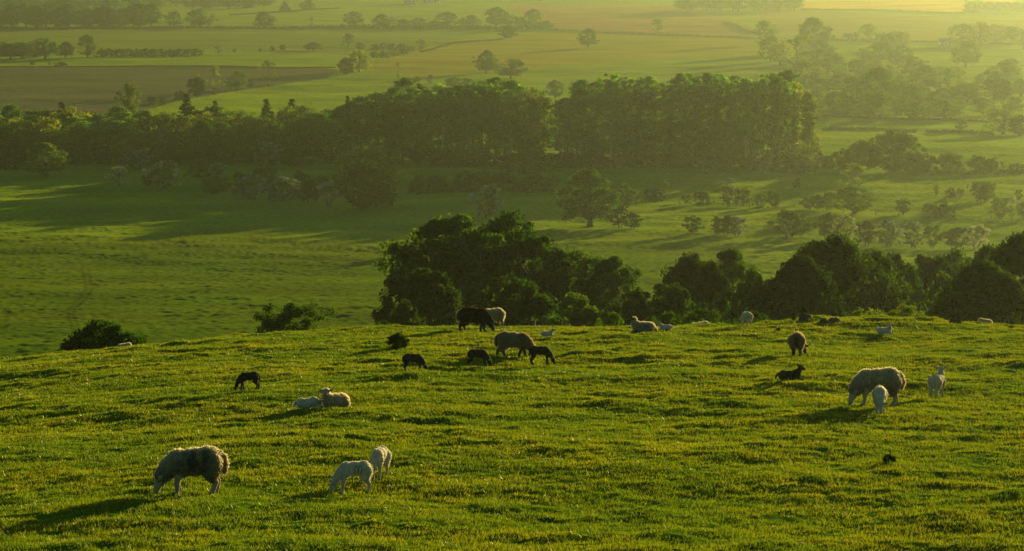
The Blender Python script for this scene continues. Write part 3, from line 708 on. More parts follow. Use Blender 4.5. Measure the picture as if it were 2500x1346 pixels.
# --- the wood across the middle
def topline(px):
    return float(np.interp(px, [-80, 0, 100, 200, 290, 330, 420, 520, 600, 700, 760, 820, 900, 960, 1010, 1100, 1200, 1260, 1330, 1355, 1385, 1420, 1500, 1600, 1618, 1640, 1720, 1850, 1930, 1975, 2000],
                           [275, 268, 262, 268, 262, 268, 278, 262, 272, 262, 250, 262, 235, 212, 205, 212, 196, 192, 222, 262, 225, 196, 188, 192, 212, 194, 186, 186, 190, 225, 262]))
def wood():
    rr = np.random.default_rng(31)
    GP = 'poplars of the wood'; GW = 'broadleaf trees of the wood'; GC = 'conifers in the wood'
    for row, (d, dens) in enumerate([(626, 34), (642, 36), (658, 38)]):
        px = 1378 + row * 4
        while px < 1992:
            if not (1608 < px < 1626):
                tp = topline(px) + rr.normal() * 8 + 7 * math.sin(px / 31.0) + (8 if row == 0 else 0)
                key = ['poplar1', 'poplar2', 'poplar1', 'poplar2', 'poplar2'][rr.integers(5)]
                if px > 1925: key = 'poplar3'
                lab = 'tall bare-stemmed poplar packed in the dark wood in the middle distance'
                if px > 1925: lab = 'sunlit poplar at the leafy right-hand end of the wood'
                pixd(key, 'poplar_tree', px, d + rr.normal() * 3, tp, 62 + 22 * rr.random(), lab, group=GP)
            px += dens * (0.8 + 0.5 * rr.random())
    for px in range(1400, 1930, 27):
        pixd(['oak3', 'tall1', 'poplar3'][rr.integers(3)], 'woodland_tree', px + rr.normal() * 6, 674 + rr.normal() * 4, 262 + rr.normal() * 14, 62 + 20 * rr.random(),
             'golden backlit tree glimpsed between the poplar trunks', group='backlit trees behind the poplars')
    for row, d in enumerate([640, 656, 672]):
        px = 860 + row * 9
        while px < 1345:
            tp = topline(px) + rr.normal() * 7 + (12 if row == 0 else 0)
            key = ['poplar2', 'tall2', 'poplar1', 'tall2'][rr.integers(4)]
            if px > 1255 and row < 2: key = 'tall1'
            lab = 'tall dark tree in the middle stretch of the wood'
            if key == 'tall1': lab = 'sunlit leafy tree beside the gap in the wood'
            pixd(key, 'woodland_tree', px, d + rr.normal() * 3, tp, (70 if 'pop' in key else 88) + 20 * rr.random(), lab, group=GW)
            px += 40 * (0.8 + 0.5 * rr.random())
    for row, d in enumerate([654, 672, 690]):
        px = -90 + row * 17
        while px < 870:
            tp = topline(px) + rr.normal() * 7 + (28, 12, 0)[row]
            key = ['tall2', 'oak1', 'tall1', 'round2', 'oak3', 'tall2', 'oak2'][rr.integers(7)]
            lab = {'tall2': 'tall green tree in the low left-hand wood', 'oak1': 'broad-crowned tree in the low left-hand wood', 'oak2': 'broad-crowned tree in the low left-hand wood',
                   'tall1': 'tall yellow-green tree in the low left-hand wood', 'oak3': 'yellow-green spreading tree in the low left-hand wood', 'round2': 'round tree in the low left-hand wood'}[key]
            pixd(key, 'woodland_tree', px, d + rr.normal() * 3, tp, 90 + 30 * rr.random(), lab, group=GW)
            px += 52 * (0.75 + 0.5 * rr.random())
    for px, tp, w in [(150, 250, 60), (455, 230, 66), (525, 246, 46), (650, 242, 56), (712, 242, 64), (848, 234, 40), (1360, 246, 40)]:
        pixd('conifer1', 'conifer_tree', px, 692, tp, w * 1.5, 'pointed dark conifer rising out of the left-hand wood' if px < 1000 else 'small conifer in the gap of the wood', group=GC)
    # undergrowth closing the foot of the wood
    for px in range(-60, 1990, 34):
        d = float(np.interp(px, [0, 900, 1250, 1500, 1990], [640, 640, 626, 616, 610])) + rr.random() * 8
        t = float(np.interp(px, [0, 900, 1300, 2000], [340, 345, 362, 368])) + rr.random() * 22
        k = ['bush1', 'bush2', 'round2', 'blos2'][rr.choice(4, p=[0.42, 0.34, 0.14, 0.10])]
        if 1420 < px < 1760 and rr.random() < 0.4: continue
        pixd(k, 'bush', px + rr.normal() * 8, d, t, 62 + 30 * rr.random(), 'shaded undergrowth bush along the foot of the wood', 'bush', 'undergrowth at the foot of the wood')
    pixd('blos1', 'hawthorn_tree', 1868, 605, 374, 44, 'white blossoming tree against the right part of the wood', group=GW)
    pixd('blos1', 'hawthorn_tree', 1728, 606, 388, 50, 'white blossoming bush at the foot of the poplars', group=GW)
wood()
# the single pale leaning trunk at the edge of the wood
bt = MB(); x, y = at(1080, 402, 150); g0 = Hb(x, y)
bt.tube([(0, 0, -0.3), (0.1, 0, 4), (0.35, 0, 8), (0.25, 0, 12.5), (0.6, 0, 14)], [0.22, 0.18, 0.14, 0.09, 0.03], 8)
bt.tube([(0.3, 0, 9), (1.2, 0.2, 11), (1.6, 0.3, 12.5)], [0.08, 0.05, 0.02], 5)
bt.tube([(0.3, 0, 10), (-0.7, 0.2, 12), (-0.9, 0.3, 13)], [0.08, 0.05, 0.02], 5)
e = empty('birch_tree', (x, y - 6, Hb(x, y - 6))); link('trunk', bt.mesh('trunk', M['bark_pale']), e)
V, Fq = leaf_cards(np.array([(0.5, 0, 14), (1.5, .3, 12.5), (-.9, .3, 13), (0.3, 0, 12)]), np.array([.8, .7, .7, .8]), 60, 0.2, 5)
link('crown', mesh_np('crown', V, Fq, 4, M['leaf']), e)
tag(e, 'pale bare leaning birch trunk standing out against the dark wood', 'tree')

# --- beyond the wood
B_ = [
 ('oak3', 'broadleaf_tree', 315, 285, 198, 62, 'yellow-green tree standing up behind the left-hand wood', None),
 ('round1', 'broadleaf_tree', 481, 236, 188, 52, 'dark round tree at the edge of the brown field', None),
 ('sparse1', 'broadleaf_tree', 523, 232, 160, 56, 'open-crowned sunlit tree right of the dark round tree', None),
 ('oak2', 'broadleaf_tree', 578, 222, 172, 54, 'flat oak third in line along the brown field', None),
 ('haw2', 'broadleaf_tree', 612, 216, 194, 20, 'tiny tree right of the flat oak by the brown field', None),
 ('sparse1', 'broadleaf_tree', 656, 210, 147, 56, 'nearly bare tree at the right end of the brown field', None),
 ('bush1', 'bush', 440, 245, 221, 34, 'small bush left of the dark round tree by the brown field', None),
 ('bush2', 'bush', 372, 258, 232, 46, 'bush at the lower edge of the brown field', None),
 ('bush1', 'bush', 395, 254, 236, 26, 'small bush right of the one at the lower edge of the brown field', None),
 ('oak1', 'oak_tree', 1187, 180, 122, 62, 'oak with an uneven crown in the sunny far field, left of a pair', None),
 ('oak2', 'oak_tree', 1247, 193, 142, 88, 'wide low oak in the sunny far field, right of a pair', None),
 ('oak1', 'oak_tree', 1436, 116, 69, 52, 'lone round oak in the middle of the bright far field', None),
 ('oak3', 'oak_tree', 1606, 80, 42, 40, 'faint lone oak on the far pinkish field', None),
 ('sparse1', 'broadleaf_tree', 972, 198, 150, 26, 'thin bare tree in the far field above the wood', None),
 ('blos1', 'hawthorn_tree', 1052, 205, 181, 20, 'small white blossoming tree in the far field above the wood', None),
 ('haw2', 'bush', 1018, 200, 186, 16, 'tiny bush left of the white blossoming one above the wood', None),
 ('round2', 'broadleaf_tree', 1356, 240, 194, 48, 'dark round tree behind the gap in the wood', None),
 ('round2', 'broadleaf_tree', 1110, 215, 188, 52, 'low tree just showing above the middle of the wood', None),
 ('haw2', 'bush', 1140, 212, 190, 38, 'small tree just showing right of the low one above the wood', None),
 ('tall2', 'broadleaf_tree', 851, 122, 81, 34, 'upright hazy tree left of the clump in the far field', None),
 ('oak3', 'broadleaf_tree', 877, 176, 120, 62, 'sunlit tree where the brown field meets the far meadow', None),
 ('round1', 'broadleaf_tree', 845, 182, 140, 46, 'dark tree left of the sunlit one at the end of the brown field', None),
 ('tall1', 'broadleaf_tree', 1028, 128, 95, 28, 'upright pale tree at the right end of the far clump', None),
 ('round1', 'broadleaf_tree', 1240, 94, 61, 52, 'dark tree in front of the far treeline', None),
 ('oak1', 'oak_tree', 765, 124, 103, 48, 'low wide bush-like tree on the far hedge line', None),
 ('haw2', 'bush', 690, 124, 109, 22, 'second small bush left of the low wide tree on the far line', None),
 ('haw2', 'bush', 664, 125, 112, 16, 'third small bush left of the low wide tree on the far line', None),
 ('haw3', 'bush', 636, 127, 117, 12, 'tiny bush far left of the low wide tree', None),
 ('haw3', 'bush', 573, 129, 119, 12, 'tiny dark bush on the far line, right of the pale one', None),
 ('blos1', 'bush', 533, 131, 110, 20, 'small pale bush at the end of the far row', None),
 ('oak1', 'broadleaf_tree', 160, 141, 101, 48, 'dark tree at the left end of the far row', None),
 ('oak3', 'broadleaf_tree', 214, 140, 82, 56, 'sunlit yellow tree in the far row on the left', None),
 ('bush1', 'bush', 80, 158, 151, 14, 'tiny dark bush left of the pair on the edge of the brown field', None),
 ('blos1', 'bush', 122, 160, 150, 12, 'tiny pale bush on the edge of the brown field', None),
 ('bush1', 'bush', 147, 161, 151, 34, 'tiny dark clump on the edge of the brown field', None),
 ('oak1', 'oak_tree', 645, 70, 28, 56, 'hazy oak on the upper hedge, left of the bare one', None),
 ('sparse1', 'oak_tree', 761, 68, 40, 40, 'hazy bare oak on the upper hedge', None),
 ('oak2', 'oak_tree', 490, 70, 21, 80, 'wide dark oak on the upper hedge at the left', None),
 ('round2', 'broadleaf_tree', 425, 66, 26, 44, 'dark tree left of the wide dark oak', None),
 ('oak1', 'broadleaf_tree', 752, 26, 0, 40, 'far hazy tree right of the small conifer at the top', None),
 ('conifer1', 'conifer_tree', 695, 27, 2, 34, 'small hazy conifer at the top left', None),
 ('oak2', 'oak_tree', 866, 66, 26, 54, 'hazy oak alone at the left end of the far treeline', None),
]
for v in B_: pix(v[0], v[1], *v[2:6], v[6], 'bush' if v[1] == 'bush' else 'tree', v[7], dmin=500)
def many(keys, rows, label, group, name='broadleaf_tree', cat='tree'):
    for i, (px, b, t, w) in enumerate(rows):
        pix(keys[i % len(keys)], name, px, b, t, w, label if isinstance(label, str) else label[i % len(label)], cat, group, dmin=500)
many(['oak1', 'round1', 'oak2', 'round2', 'oak1'], [(935, 68, 34, 62), (985, 68, 46, 34), (1020, 69, 42, 56), (1090, 66, 28, 60), (1060, 68, 50, 40), (1150, 66, 37, 58), (1212, 62, 17, 58),
     (1240, 66, 36, 62), (1303, 70, 20, 50), (1335, 72, 50, 40), (1275, 70, 42, 40)], 'hazy tree in the far treeline right of centre', 'trees of the far treeline')
many(['bush1', 'haw2', 'bush2', 'round2'], [(i, 139, 118 + (i * 7) % 7, 34) for i in range(248, 480, 21)], 'small dark tree of the far row beyond the brown field', 'small trees of the far left row', 'bush', 'bush')
many(['haw2', 'bush1', 'haw1'], [(878, 122, 103, 26), (916, 122, 106, 26), (938, 122, 104, 26), (957, 123, 106, 26), (978, 124, 106, 30), (1003, 128, 110, 26), (912, 142, 126, 30), (936, 141, 125, 34), (962, 139, 124, 30), (985, 135, 120, 30)],
     'small tree of the clump in the far field', 'small trees of the far clump', 'bush', 'bush')
tl = []
r_ = np.random.default_rng(77)
for px in range(-40, 400, 26):
    tl.append((px + r_.normal() * 5, 62 + r_.random() * 6, 6 + r_.random() * 16, 60 + 20 * r_.random()))
    tl.append((px + 10, 24 + r_.random() * 8, -18 + r_.random() * 8, 60 + 20 * r_.random()))
for px in range(-30, 120, 28): tl.append((px, 140 + r_.random() * 5, 84 + r_.random() * 22, 70 + 15 * r_.random()))
many(['oak1', 'tall2', 'round1', 'oak2'], tl, 'dark hazy tree in the wood at the top left corner', 'trees of the top left wood', 'woodland_tree')
tr_ = []
for px in range(380, 840, 30): tr_.append((px + r_.normal() * 6, 14 + r_.random() * 8, -14 + r_.random() * 10, 52))
many(['oak1', 'round1', 'tall2'], tr_[:10], 'very faint tree on the top edge of the picture, left of centre', 'faint trees on the top edge', 'woodland_tree')
# hazy trees on the right
RT = [(1866, 110, 50, 48, 'tall2'), (1882, 150, 84, 54, 'round2'), (1945, 176, 84, 108, 'sparse1'), (1985, 130, 42, 76, 'oak1'), (1905, 160, 100, 62, 'oak3'), (2028, 182, 124, 62, 'round2'),
      (2120, 104, 58, 38, 'tall2'), (2190, 122, 74, 70, 'oak3'), (2160, 124, 82, 44, 'round2'), (2146, 154, 104, 84, 'oak1'), (2197, 158, 110, 50, 'oak2'), (2104, 184, 144, 36, 'round2'),
      (1962, 196, 152, 56, 'round1'), (1990, 206, 160, 66, 'oak3'), (2052, 214, 170, 64, 'oak3'), (2150, 262, 165, 120, 'oak1'), (2140, 292, 217, 98, 'oak3'), (2226, 184, 135, 54, 'round2'),
      (2254, 222, 158, 72, 'oak1'), (2316, 226, 165, 46, 'tall2'), (2340, 214, 166, 30, 'tall1'), (2358, 162, 99, 66, 'oak1'), (2346, 112, 56, 62, 'round2'), (2392, 112, 52, 60, 'tall1'),
      (2430, 108, 58, 62, 'round2'), (2470, 112, 64, 50, 'tall2'), (2416, 224, 170, 66, 'oak2'), (2452, 206, 150, 74, 'oak1'), (2436, 246, 190, 66, 'round1'), (2360, 252, 198, 92, 'oak3'),
      (2492, 236, 192, 50, 'oak1'), (2306, 292, 240, 76, 'round2'), (2232, 292, 250, 50, 'round2'), (2062, 290, 250, 46, 'round2'), (2036, 272, 220, 66, 'oak3'), (2450, 328, 262, 86, 'oak3'),
      (2346, 318, 288, 28, 'round2'), (2268, 286, 246, 50, 'round2'), (2200, 282, 240, 44, 'round2'), (2400, 282, 236, 60, 'round2'), (1995, 250, 205, 50, 'oak2'), (2490, 330, 280, 50, 'round1'),
      (2085, 250, 200, 60, 'round2'), (2190, 240, 196, 60, 'round1'), (2468, 180, 142, 50, 'round2'), (2500, 120, 72, 50, 'oak2'), (2300, 262, 220, 40, 'oak2'), (2230, 262, 215, 60, 'oak1'),
      (2010, 150, 105, 50, 'round2'), (2080, 226, 186, 40, 'round1'), (2330, 250, 210, 50, 'round2'), (2470, 276, 236, 50, 'oak2')]
SPEC = {1866: 'tall faint tree at the upper left of the hazy right-hand group', 1945: 'sunlit open tree with forking limbs above the end of the wood', 1985: 'highest rounded tree behind the sunlit open tree',
        2120: 'pointed faint tree alone in the far hazy field on the right', 2140: 'round sunlit oak low in the hazy group, above the dark hedge', 2358: 'dark heart-shaped tree standing in the hazy meadow on the right',
        2150: 'wide dark dome-shaped tree amid the hazy group', 2450: 'sunlit spreading tree near the right edge above the hedge', 2346: 'small hazy tree on the hedge near the pale post'}
for (px, b, t, w, k) in RT:
    w = w * 1.25
    pix(k, 'broadleaf_tree', px, b, t, w, SPEC.get(px, 'hazy tree of the scattered group at the upper right') if not (px == 2346 and b < 200) else 'hazy tree of the scattered group at the upper right', 'tree', 'hazy trees at the upper right', dmin=450)
for i_ in range(46):
    a_ = r_.uniform(1960, 2420); b_ = r_.uniform(150, 285)
    if b_ < 190 and a_ > 2250: continue
    pix(['round2', 'bush2', 'oak1', 'bush1', 'oak3'][i_ % 5], 'broadleaf_tree' if i_ % 5 in (0, 2, 4) else 'bush', a_, b_, b_ - r_.uniform(22, 44), r_.uniform(46, 80),
        'hazy low tree filling in between the bigger trees at the upper right' if i_ % 5 in (0, 2, 4) else 'hazy bush between the trees at the upper right',
        'tree' if i_ % 5 in (0, 2, 4) else 'bush', 'low growth between the hazy trees', dmin=450)
for px in range(1660, 1950, 22):
    pix(['oak1', 'oak2', 'round2'][px % 3], 'woodland_tree', px + r_.normal() * 5, 24 + r_.random() * 3, -16 + r_.random() * 8, 52, 'very faint tree of the far wood left of the golden field', 'tree', 'trees of the far wood by the golden field', dmin=500)
for px in list(range(2372, 2520, 22)):
    pix('oak1', 'woodland_tree', px, 26 + (px % 7), -2 + (px % 11), 46, 'very faint tree right of the golden field', 'tree', 'faint trees right of the golden field', dmin=500)

# --- hedges
def hedge(pts, hpx, label, name='hedge', key='leaf_dark', dmin=400):
    P = [at(a, b, dmin) for a, b in pts]
    cs = []; rs = []
    ht = hpx * P[0][1] / F
    for (x0, y0), (x1, y1) in zip(P[:-1], P[1:]):
        ln = math.hypot(x1 - x0, y1 - y0); n = max(int(ln / (ht * 0.45)), 2)
        for i in range(n):
            t = (i + random.random()) / n
            x = x0 + (x1 - x0) * t; y = y0 + (y1 - y0) * t
            hh = ht * (0.75 + 0.45 * random.random())
            for k in range(2):
                cs.append((x + random.uniform(-.3, .3) * ht, y + random.uniform(-.4, .4) * ht, Hb(x, y) + hh * (0.3 + 0.4 * k))); rs.append(hh * 0.5)
    cs = np.array(cs); o0 = cs[0].copy(); o0[2] = Hb(o0[0], o0[1])
    Vv, Fv = leaf_cards(cs - o0, np.array(rs), 34, 0.16 * ht + 0.04, 3, flat=0.9)
    o = link(name, mesh_np('hedge', Vv, Fv, 4, M[key])); o.location = o0
    tag(o, label, 'hedge', 'field hedges')
hedge([(-40, 70), (250, 72), (420, 70), (560, 71), (840, 69)], 6, 'long dark hedge across the upper left fields')
hedge([(830, 69), (1000, 71), (1200, 73), (1345, 72)], 9, 'thick hedge at the foot of the far treeline')
hedge([(1340, 74), (1500, 82), (1650, 88), (1850, 96)], 5, 'hedge below the pinkish field', key='leaf')
hedge([(1765, 58), (1800, 66), (1845, 84)], 5, 'short hedge climbing beside the pinkish field')
hedge([(2010, 320), (2080, 318), (2160, 321), (2238, 325)], 8, 'clipped dark hedge right of the wood, left of a gap')
hedge([(2262, 326), (2330, 325), (2425, 330)], 8, 'clipped dark hedge right of the gap, near the pale post')
hedge([(2010, 286), (2150, 292), (2300, 294), (2420, 300)], 5, 'thin hedge under the round sunlit oak')
hedge([(2430, 425), (2520, 424)], 10, 'low hedge at the right end of the dark belt')
hedge([(560, 38), (700, 30), (830, 22)], 3, 'thin faint hedge near the top, left of centre')
hedge([(1030, 128), (1100, 108), (1230, 97)], 4, 'thin hedge slanting up to the far treeline')
hedge([(1952, 24), (2150, 27), (2356, 35)], 4, 'dark hedge under the golden field')
hedge([(0, 164), (300, 163), (560, 163), (820, 166)], 2.5, 'thin hedge along the top of the brown field')
hedge([(1000, 468), (1240, 466), (1420, 472)], 6, 'low hedge in the shade below the middle of the wood')
hedge([(2000, 100), (2110, 101), (2300, 105), (2480, 110)], 5, 'hazy hedge behind the upper right trees')

# --- fences
def fence(pts, label, hpost=1.25, step=4.0, rails=False, dmin=350):
    P = [at(a, b, dmin) for a, b in pts]
    e = empty('post_and_wire_fence' if not rails else 'rail_fence', (P[0][0], P[0][1], Hb(*P[0])))
    tag(e, label, 'fence')
    o0 = np.array(e.location)
    tops = []
    for (x0, y0), (x1, y1) in zip(P[:-1], P[1:]):
        ln = math.hypot(x1 - x0, y1 - y0); n = max(int(ln / step), 1)
        for i in range(n):
            t = i / n; x = x0 + (x1 - x0) * t; y = y0 + (y1 - y0) * t
            tops.append((x - o0[0], y - o0[1], Hs(x, y) - o0[2]))
    tops.append((P[-1][0] - o0[0], P[-1][1] - o0[1], Hs(*P[-1]) - o0[2]))
    m0 = None
    for i, t in enumerate(tops):
        if m0 is None:
            b = MB(); b.tube([(0, 0, -0.3), (0, 0, 0.7), (0, 0, hpost)], [0.09, 0.085, 0.08], 8); m0 = b.mesh('post', M['timber'])
        p = link('post', m0, e); p.location = t; p.rotation_euler = (random.uniform(-.05, .05), random.uniform(-.05, .05), 0)
        p.scale = (1, 1, random.uniform(0.85, 1.1))
    for hz in ((0.45, 0.85, 1.15) if not rails else (0.5, 1.0)):
        b = MB(); b.tube([(t[0], t[1], t[2] + hz) for t in tops], [0.006 if not rails else 0.05] * len(tops), 4)
        link('rail' if rails else 'wire', b.mesh('wire', M['timber'] if rails else M['wire']), e)
fence([(2138, 524), (2250, 528), (2330, 532), (2420, 535), (2520, 539)], 'post-and-wire fence across the sunny meadow at the right')
fence([(1660, 497), (1725, 499)], 'post-and-wire fence left of the short wooden rail', step=3.5)
fence([(1733, 500), (1766, 501)], 'short wooden rail fence among the fence line thorns', step=1.6, rails=True)
fence([(1830, 503), (1900, 507), (2060, 518)], 'post-and-wire fence between the thorns and the big bushy tree')
fence([(1000, 470), (1130, 470), (1260, 468)], 'post fence in the shade below the middle of the wood')
# wooden guard round a meadow tree
x, y = at(1928, 578, 350); e = empty('tree_guard', (x, y, Hs(x, y)))
b = MB()
pm = MB(); pm.box((0, 0, 0.55), (0.1, 0.1, 1.3)); pmm = pm.mesh('post', M['timber'], False)
for sx in (-1, 1):
    for sy in (-1, 1):
        q = link('post', pmm, e); q.location = (sx * 2.2, sy * 1.2, 0)
for k, hz in enumerate((0.5, 1.0)):
    for sy in (-1, 1):
        rl = MB(); rl.box((0, 0, 0), (4.3, 0.04, 0.12)); q = link('rail', rl.mesh('rail', M['timber'], False), e); q.location = (0, sy * 1.29, hz)
tag(e, 'square wooden guard around the trunk of a meadow tree', 'tree guard')
# lone posts
def lone_post(px, py, h, label, m='timber', w=0.05, d=None):
    x, y = at(px, py) if d is None else ((px - 1250) / F * d, d)
    b = MB(); b.tube([(0, 0, -0.3), (0, 0, h * .5), (0.01, 0, h)], [w, w, w * 0.9], 8)
    o = link('fence_post', b.mesh('fence_post', M[m])); o.location = (x, y, Hs(x, y)); tag(o, label, 'post'); return o
p_ = lone_post(1306, 0, 1.0, 'pale metal post standing at the brow right of the cream ewes', 'wire', 0.03, d=84)
p_.scale.z = (zpix(84, 782) - p_.location.z) / 1.0
lone_post(2399, 331, 2.6, 'pale upright post in the gap of the right-hand hedge', 'bark_pale', 0.16)

# --- farm buildings, tiny in the haze
def house(px, py, w, d, h, rz, label, wall='render_wall', chim=True):
    x, y = at(px, py, 500); z = Hb(x, y)
    e = empty('farmhouse', (x, y, z)); e.rotation_euler.z = rz
    b = MB(); b.box((0, 0, h / 2 - 0.25), (w, d, h + 0.5)); 
    Vg = [(-w/2, -d/2, h), (-w/2, d/2, h), (-w/2, 0, h + d * .42), (-w/2, 0, h + d * .42 - .001), (w/2, -d/2, h), (w/2, d/2, h), (w/2, 0, h + d * .42), (w/2, 0, h + d * .42 - .001)]
    b.add(Vg, [(0, 3, 2, 1), (4, 5, 6, 7)])
    link('wall', b.mesh('wall', M[wall], False), e)
    rf = MB(); o_ = 0.4; hr = d * .42
    for s in (-1, 1):
        Vr = [(-w/2-o_, s*(d/2+o_), h - o_*.8), (w/2+o_, s*(d/2+o_), h - o_*.8), (w/2+o_, 0, h+hr+.1), (-w/2-o_, 0, h+hr+.1),
              (-w/2-o_, s*(d/2+o_), h - o_*.8+.2), (w/2+o_, s*(d/2+o_), h - o_*.8+.2), (w/2+o_, 0, h+hr+.3), (-w/2-o_, 0, h+hr+.3)]
        rf.add(Vr, [(0, 1, 2, 3), (4, 7, 6, 5), (0, 4, 5, 1), (0, 3, 7, 4), (1, 5, 6, 2)])
    ro = link('roof', rf.mesh('roof', M['slate'], False), e)
    if chim:
        c = MB(); c.box((w * .3, 0, h + hr + .4), (0.9, 0.9, 1.8)); link('chimney', c.mesh('chimney', M['brick_wall'], False), ro)
    wm = MB(); wm.box((0, 0, 0), (1.1, 0.08, 1.2)); wmm = wm.mesh('window', M['glass'], False)
    for fx in (-.3, 0, .3):
        q = link('window', wmm, e); q.location = (fx * w, -d / 2 - 0.03, h * .6)
    tag(e, label, 'house')
house(597, 10, 22, 8, 4.5, 0.1, 'long pale farm building among trees at the top, left of centre')
house(560, 12, 12, 7, 4.5, -0.2, 'small pale house left of the long farm building at the top')
house(1000, 9, 14, 7, 4, 0.1, 'white farmhouse at the top edge, left of the middle')
house(1050, 8, 20, 7, 3.5, 0.0, 'long low white building right of the white farmhouse at the top edge')
house(2148, 102, 9, 6, 3.2, 0.3, 'small white cottage in the haze beside the pointed tree')
house(2308, 112, 8, 5, 2.6, 0.0, 'tiny white shed in the haze below the golden field')
house(2078, 100, 9, 5, 2.8, 0.2, 'pale cottage in the haze left of the pointed tree')

# ------------------------------------------------------------------ animals
def beyond(px, pyg, dmin=83):
    "distance over the brow where the ground, hidden, lies at this height of the picture"
    for d in np.arange(dmin, 130, 0.25):
        if Hb((px - 1250) / F * d, d) <= zpix(d, pyg): return float(d)
    return 90
def rotz(p, a, c=(0, 0)):
    p = np.asarray(p, float).copy()
    x, y = p[..., 0] - c[0], p[..., 1] - c[1]
    p[..., 0] = c[0] + x * math.cos(a) - y * math.sin(a); p[..., 1] = c[1] + x * math.sin(a) + y * math.cos(a)
    return p
def animal_mesh(parts, voxel, coat, seed=0, lump=0.010, fuzz=0, fuzz_len=0.035, marks=None):
    """parts: list of (zone, points, radii) chains; one watertight skin is grown round them all.
    coat: zone -> colour. Returns the body mesh and the fleece-strand mesh."""
    b = MB()
    for zone, pts, rad in parts:
        pts = np.asarray(pts, float)
        if len(pts) == 1:
            b.ball(pts[0], rad); continue
        # refine the chain so joints stay round
        P = []; Q = []
        for i in range(len(pts) - 1):
            for t in np.linspace(0, 1, 5)[: (5 if i == len(pts) - 2 else 4)]:
                P.append(pts[i] * (1 - t) + pts[i + 1] * t); Q.append(rad[i] * (1 - t) + rad[i + 1] * t)
        b.tube(P, Q, 12)
        for p, r in ((pts[i], rad[i]) for i in range(len(pts))): b.ball(p, r, nu=12, nv=8)
    me0 = b.mesh('tmp', M['hide'])
    o = bpy.data.objects.new('tmp', me0); C.objects.link(o)
    m = o.modifiers.new('r', 'REMESH'); m.mode = 'VOXEL'; m.voxel_size = voxel; m.use_smooth_shade = True
    s = o.modifiers.new('s', 'SMOOTH'); s.factor = 0.6; s.iterations = 4
    dg = bpy.context.evaluated_depsgraph_get()
    me = bpy.data.meshes.new_from_object(o.evaluated_get(dg)); me.name = 'body'
    bpy.data.objects.remove(o); bpy.data.meshes.remove(me0)
    n = len(me.vertices)
    V = np.empty(n * 3, np.float32); me.vertices.foreach_get('co', V); V = V.reshape(-1, 3).astype(float)
    Nn = np.empty(n * 3, np.float32); me.vertex_normals.foreach_get('vector', Nn); Nn = Nn.reshape(-1, 3)
    best = np.full(n, 9.0); zid = np.zeros(n, int); zones = []
    for zone, pts, rad in parts:
        pts = np.asarray(pts, float)
        if zone not in zones: zones.append(zone)
        zi = zones.index(zone)
        if len(pts) == 1:
            r = np.asarray(rad, float) * np.ones(3)
            q = (V - pts[0]) / r; d = (np.linalg.norm(q, axis=1) - 1) * r.min()
            k = d < best; best[k] = d[k]; zid[k] = zi
        for i in range(len(pts) - 1):
            a, c = pts[i], pts[i + 1]; ab = c - a
            t = np.clip(((V - a) @ ab) / (ab @ ab + 1e-9), 0, 1)
            d = np.linalg.norm(V - a - t[:, None] * ab, axis=1) - (rad[i] * (1 - t) + rad[i + 1] * t)
            k = d < best; best[k] = d[k]; zid[k] = zi
    wool = np.isin(zid, [zones.index(z) for z in zones if z.startswith('wool')])
    nz = gn(V[:, 0] / .07 + seed, V[:, 2] / .12 + V[:, 1] / .07, 71) + 0.6 * gn(V[:, 0] / .035, V[:, 1] / .035 + V[:, 2] / .06 + seed, 72)
    V2 = V + Nn * (nz * lump * wool)[:, None]
    V2[:, 2] = np.maximum(V2[:, 2], -0.01)
    me.vertices.foreach_set('co', V2.astype(np.float32).ravel())
    col = np.array([coat[z] for z in zones])[zid].astype(float)
    if marks is not None: col = marks(V, Nn, col, wool)
    col = np.clip(col, 0.003, 0.9)
    ca = me.color_attributes.new('coat', 'FLOAT_COLOR', 'POINT')
    ca.data.foreach_set('color', np.concatenate([col, np.ones((n, 1))], 1).astype(np.float32).ravel())
    me.materials.clear(); me.materials.append(M['hide'])
    me.polygons.foreach_set('use_smooth', np.ones(len(me.polygons), bool)); me.update()
    fl = None
    if fuzz:
        r = np.random.default_rng(seed + 900)
        idx = np.nonzero(wool)[0]
        pick = r.choice(idx, fuzz)
        p = V2[pick] + r.normal(size=(fuzz, 3)) * voxel * 0.5; nn = Nn[pick]
        dr = nn * 0.9 + r.normal(size=(fuzz, 3)) * 0.4 + np.array([0, 0, -0.45]); dr /= np.linalg.norm(dr, axis=1)[:, None]
        ln = fuzz_len * (0.4 + 0.9 * r.random(fuzz))[:, None]
        sd = np.cross(dr, r.normal(size=(fuzz, 3))); sd /= np.linalg.norm(sd, axis=1)[:, None]
        wdt = fuzz_len * 0.2
        Vf = np.stack([p - sd * wdt, p + sd * wdt, p + dr * ln], 1).reshape(-1, 3)
        fl = mesh_np('fleece', Vf, np.arange(3 * fuzz).reshape(-1, 3), 3, M['fuzz'])
        cf = np.repeat(col[pick] * (1.5 + 1.0 * r.random((fuzz, 1))), 3, 0)
        ca = fl.color_attributes.new('coat', 'FLOAT_COLOR', 'POINT')
        ca.data.foreach_set('color', np.concatenate([np.clip(cf, 0, .9), np.ones((len(cf), 1))], 1).astype(np.float32).ravel())
    return me, fl

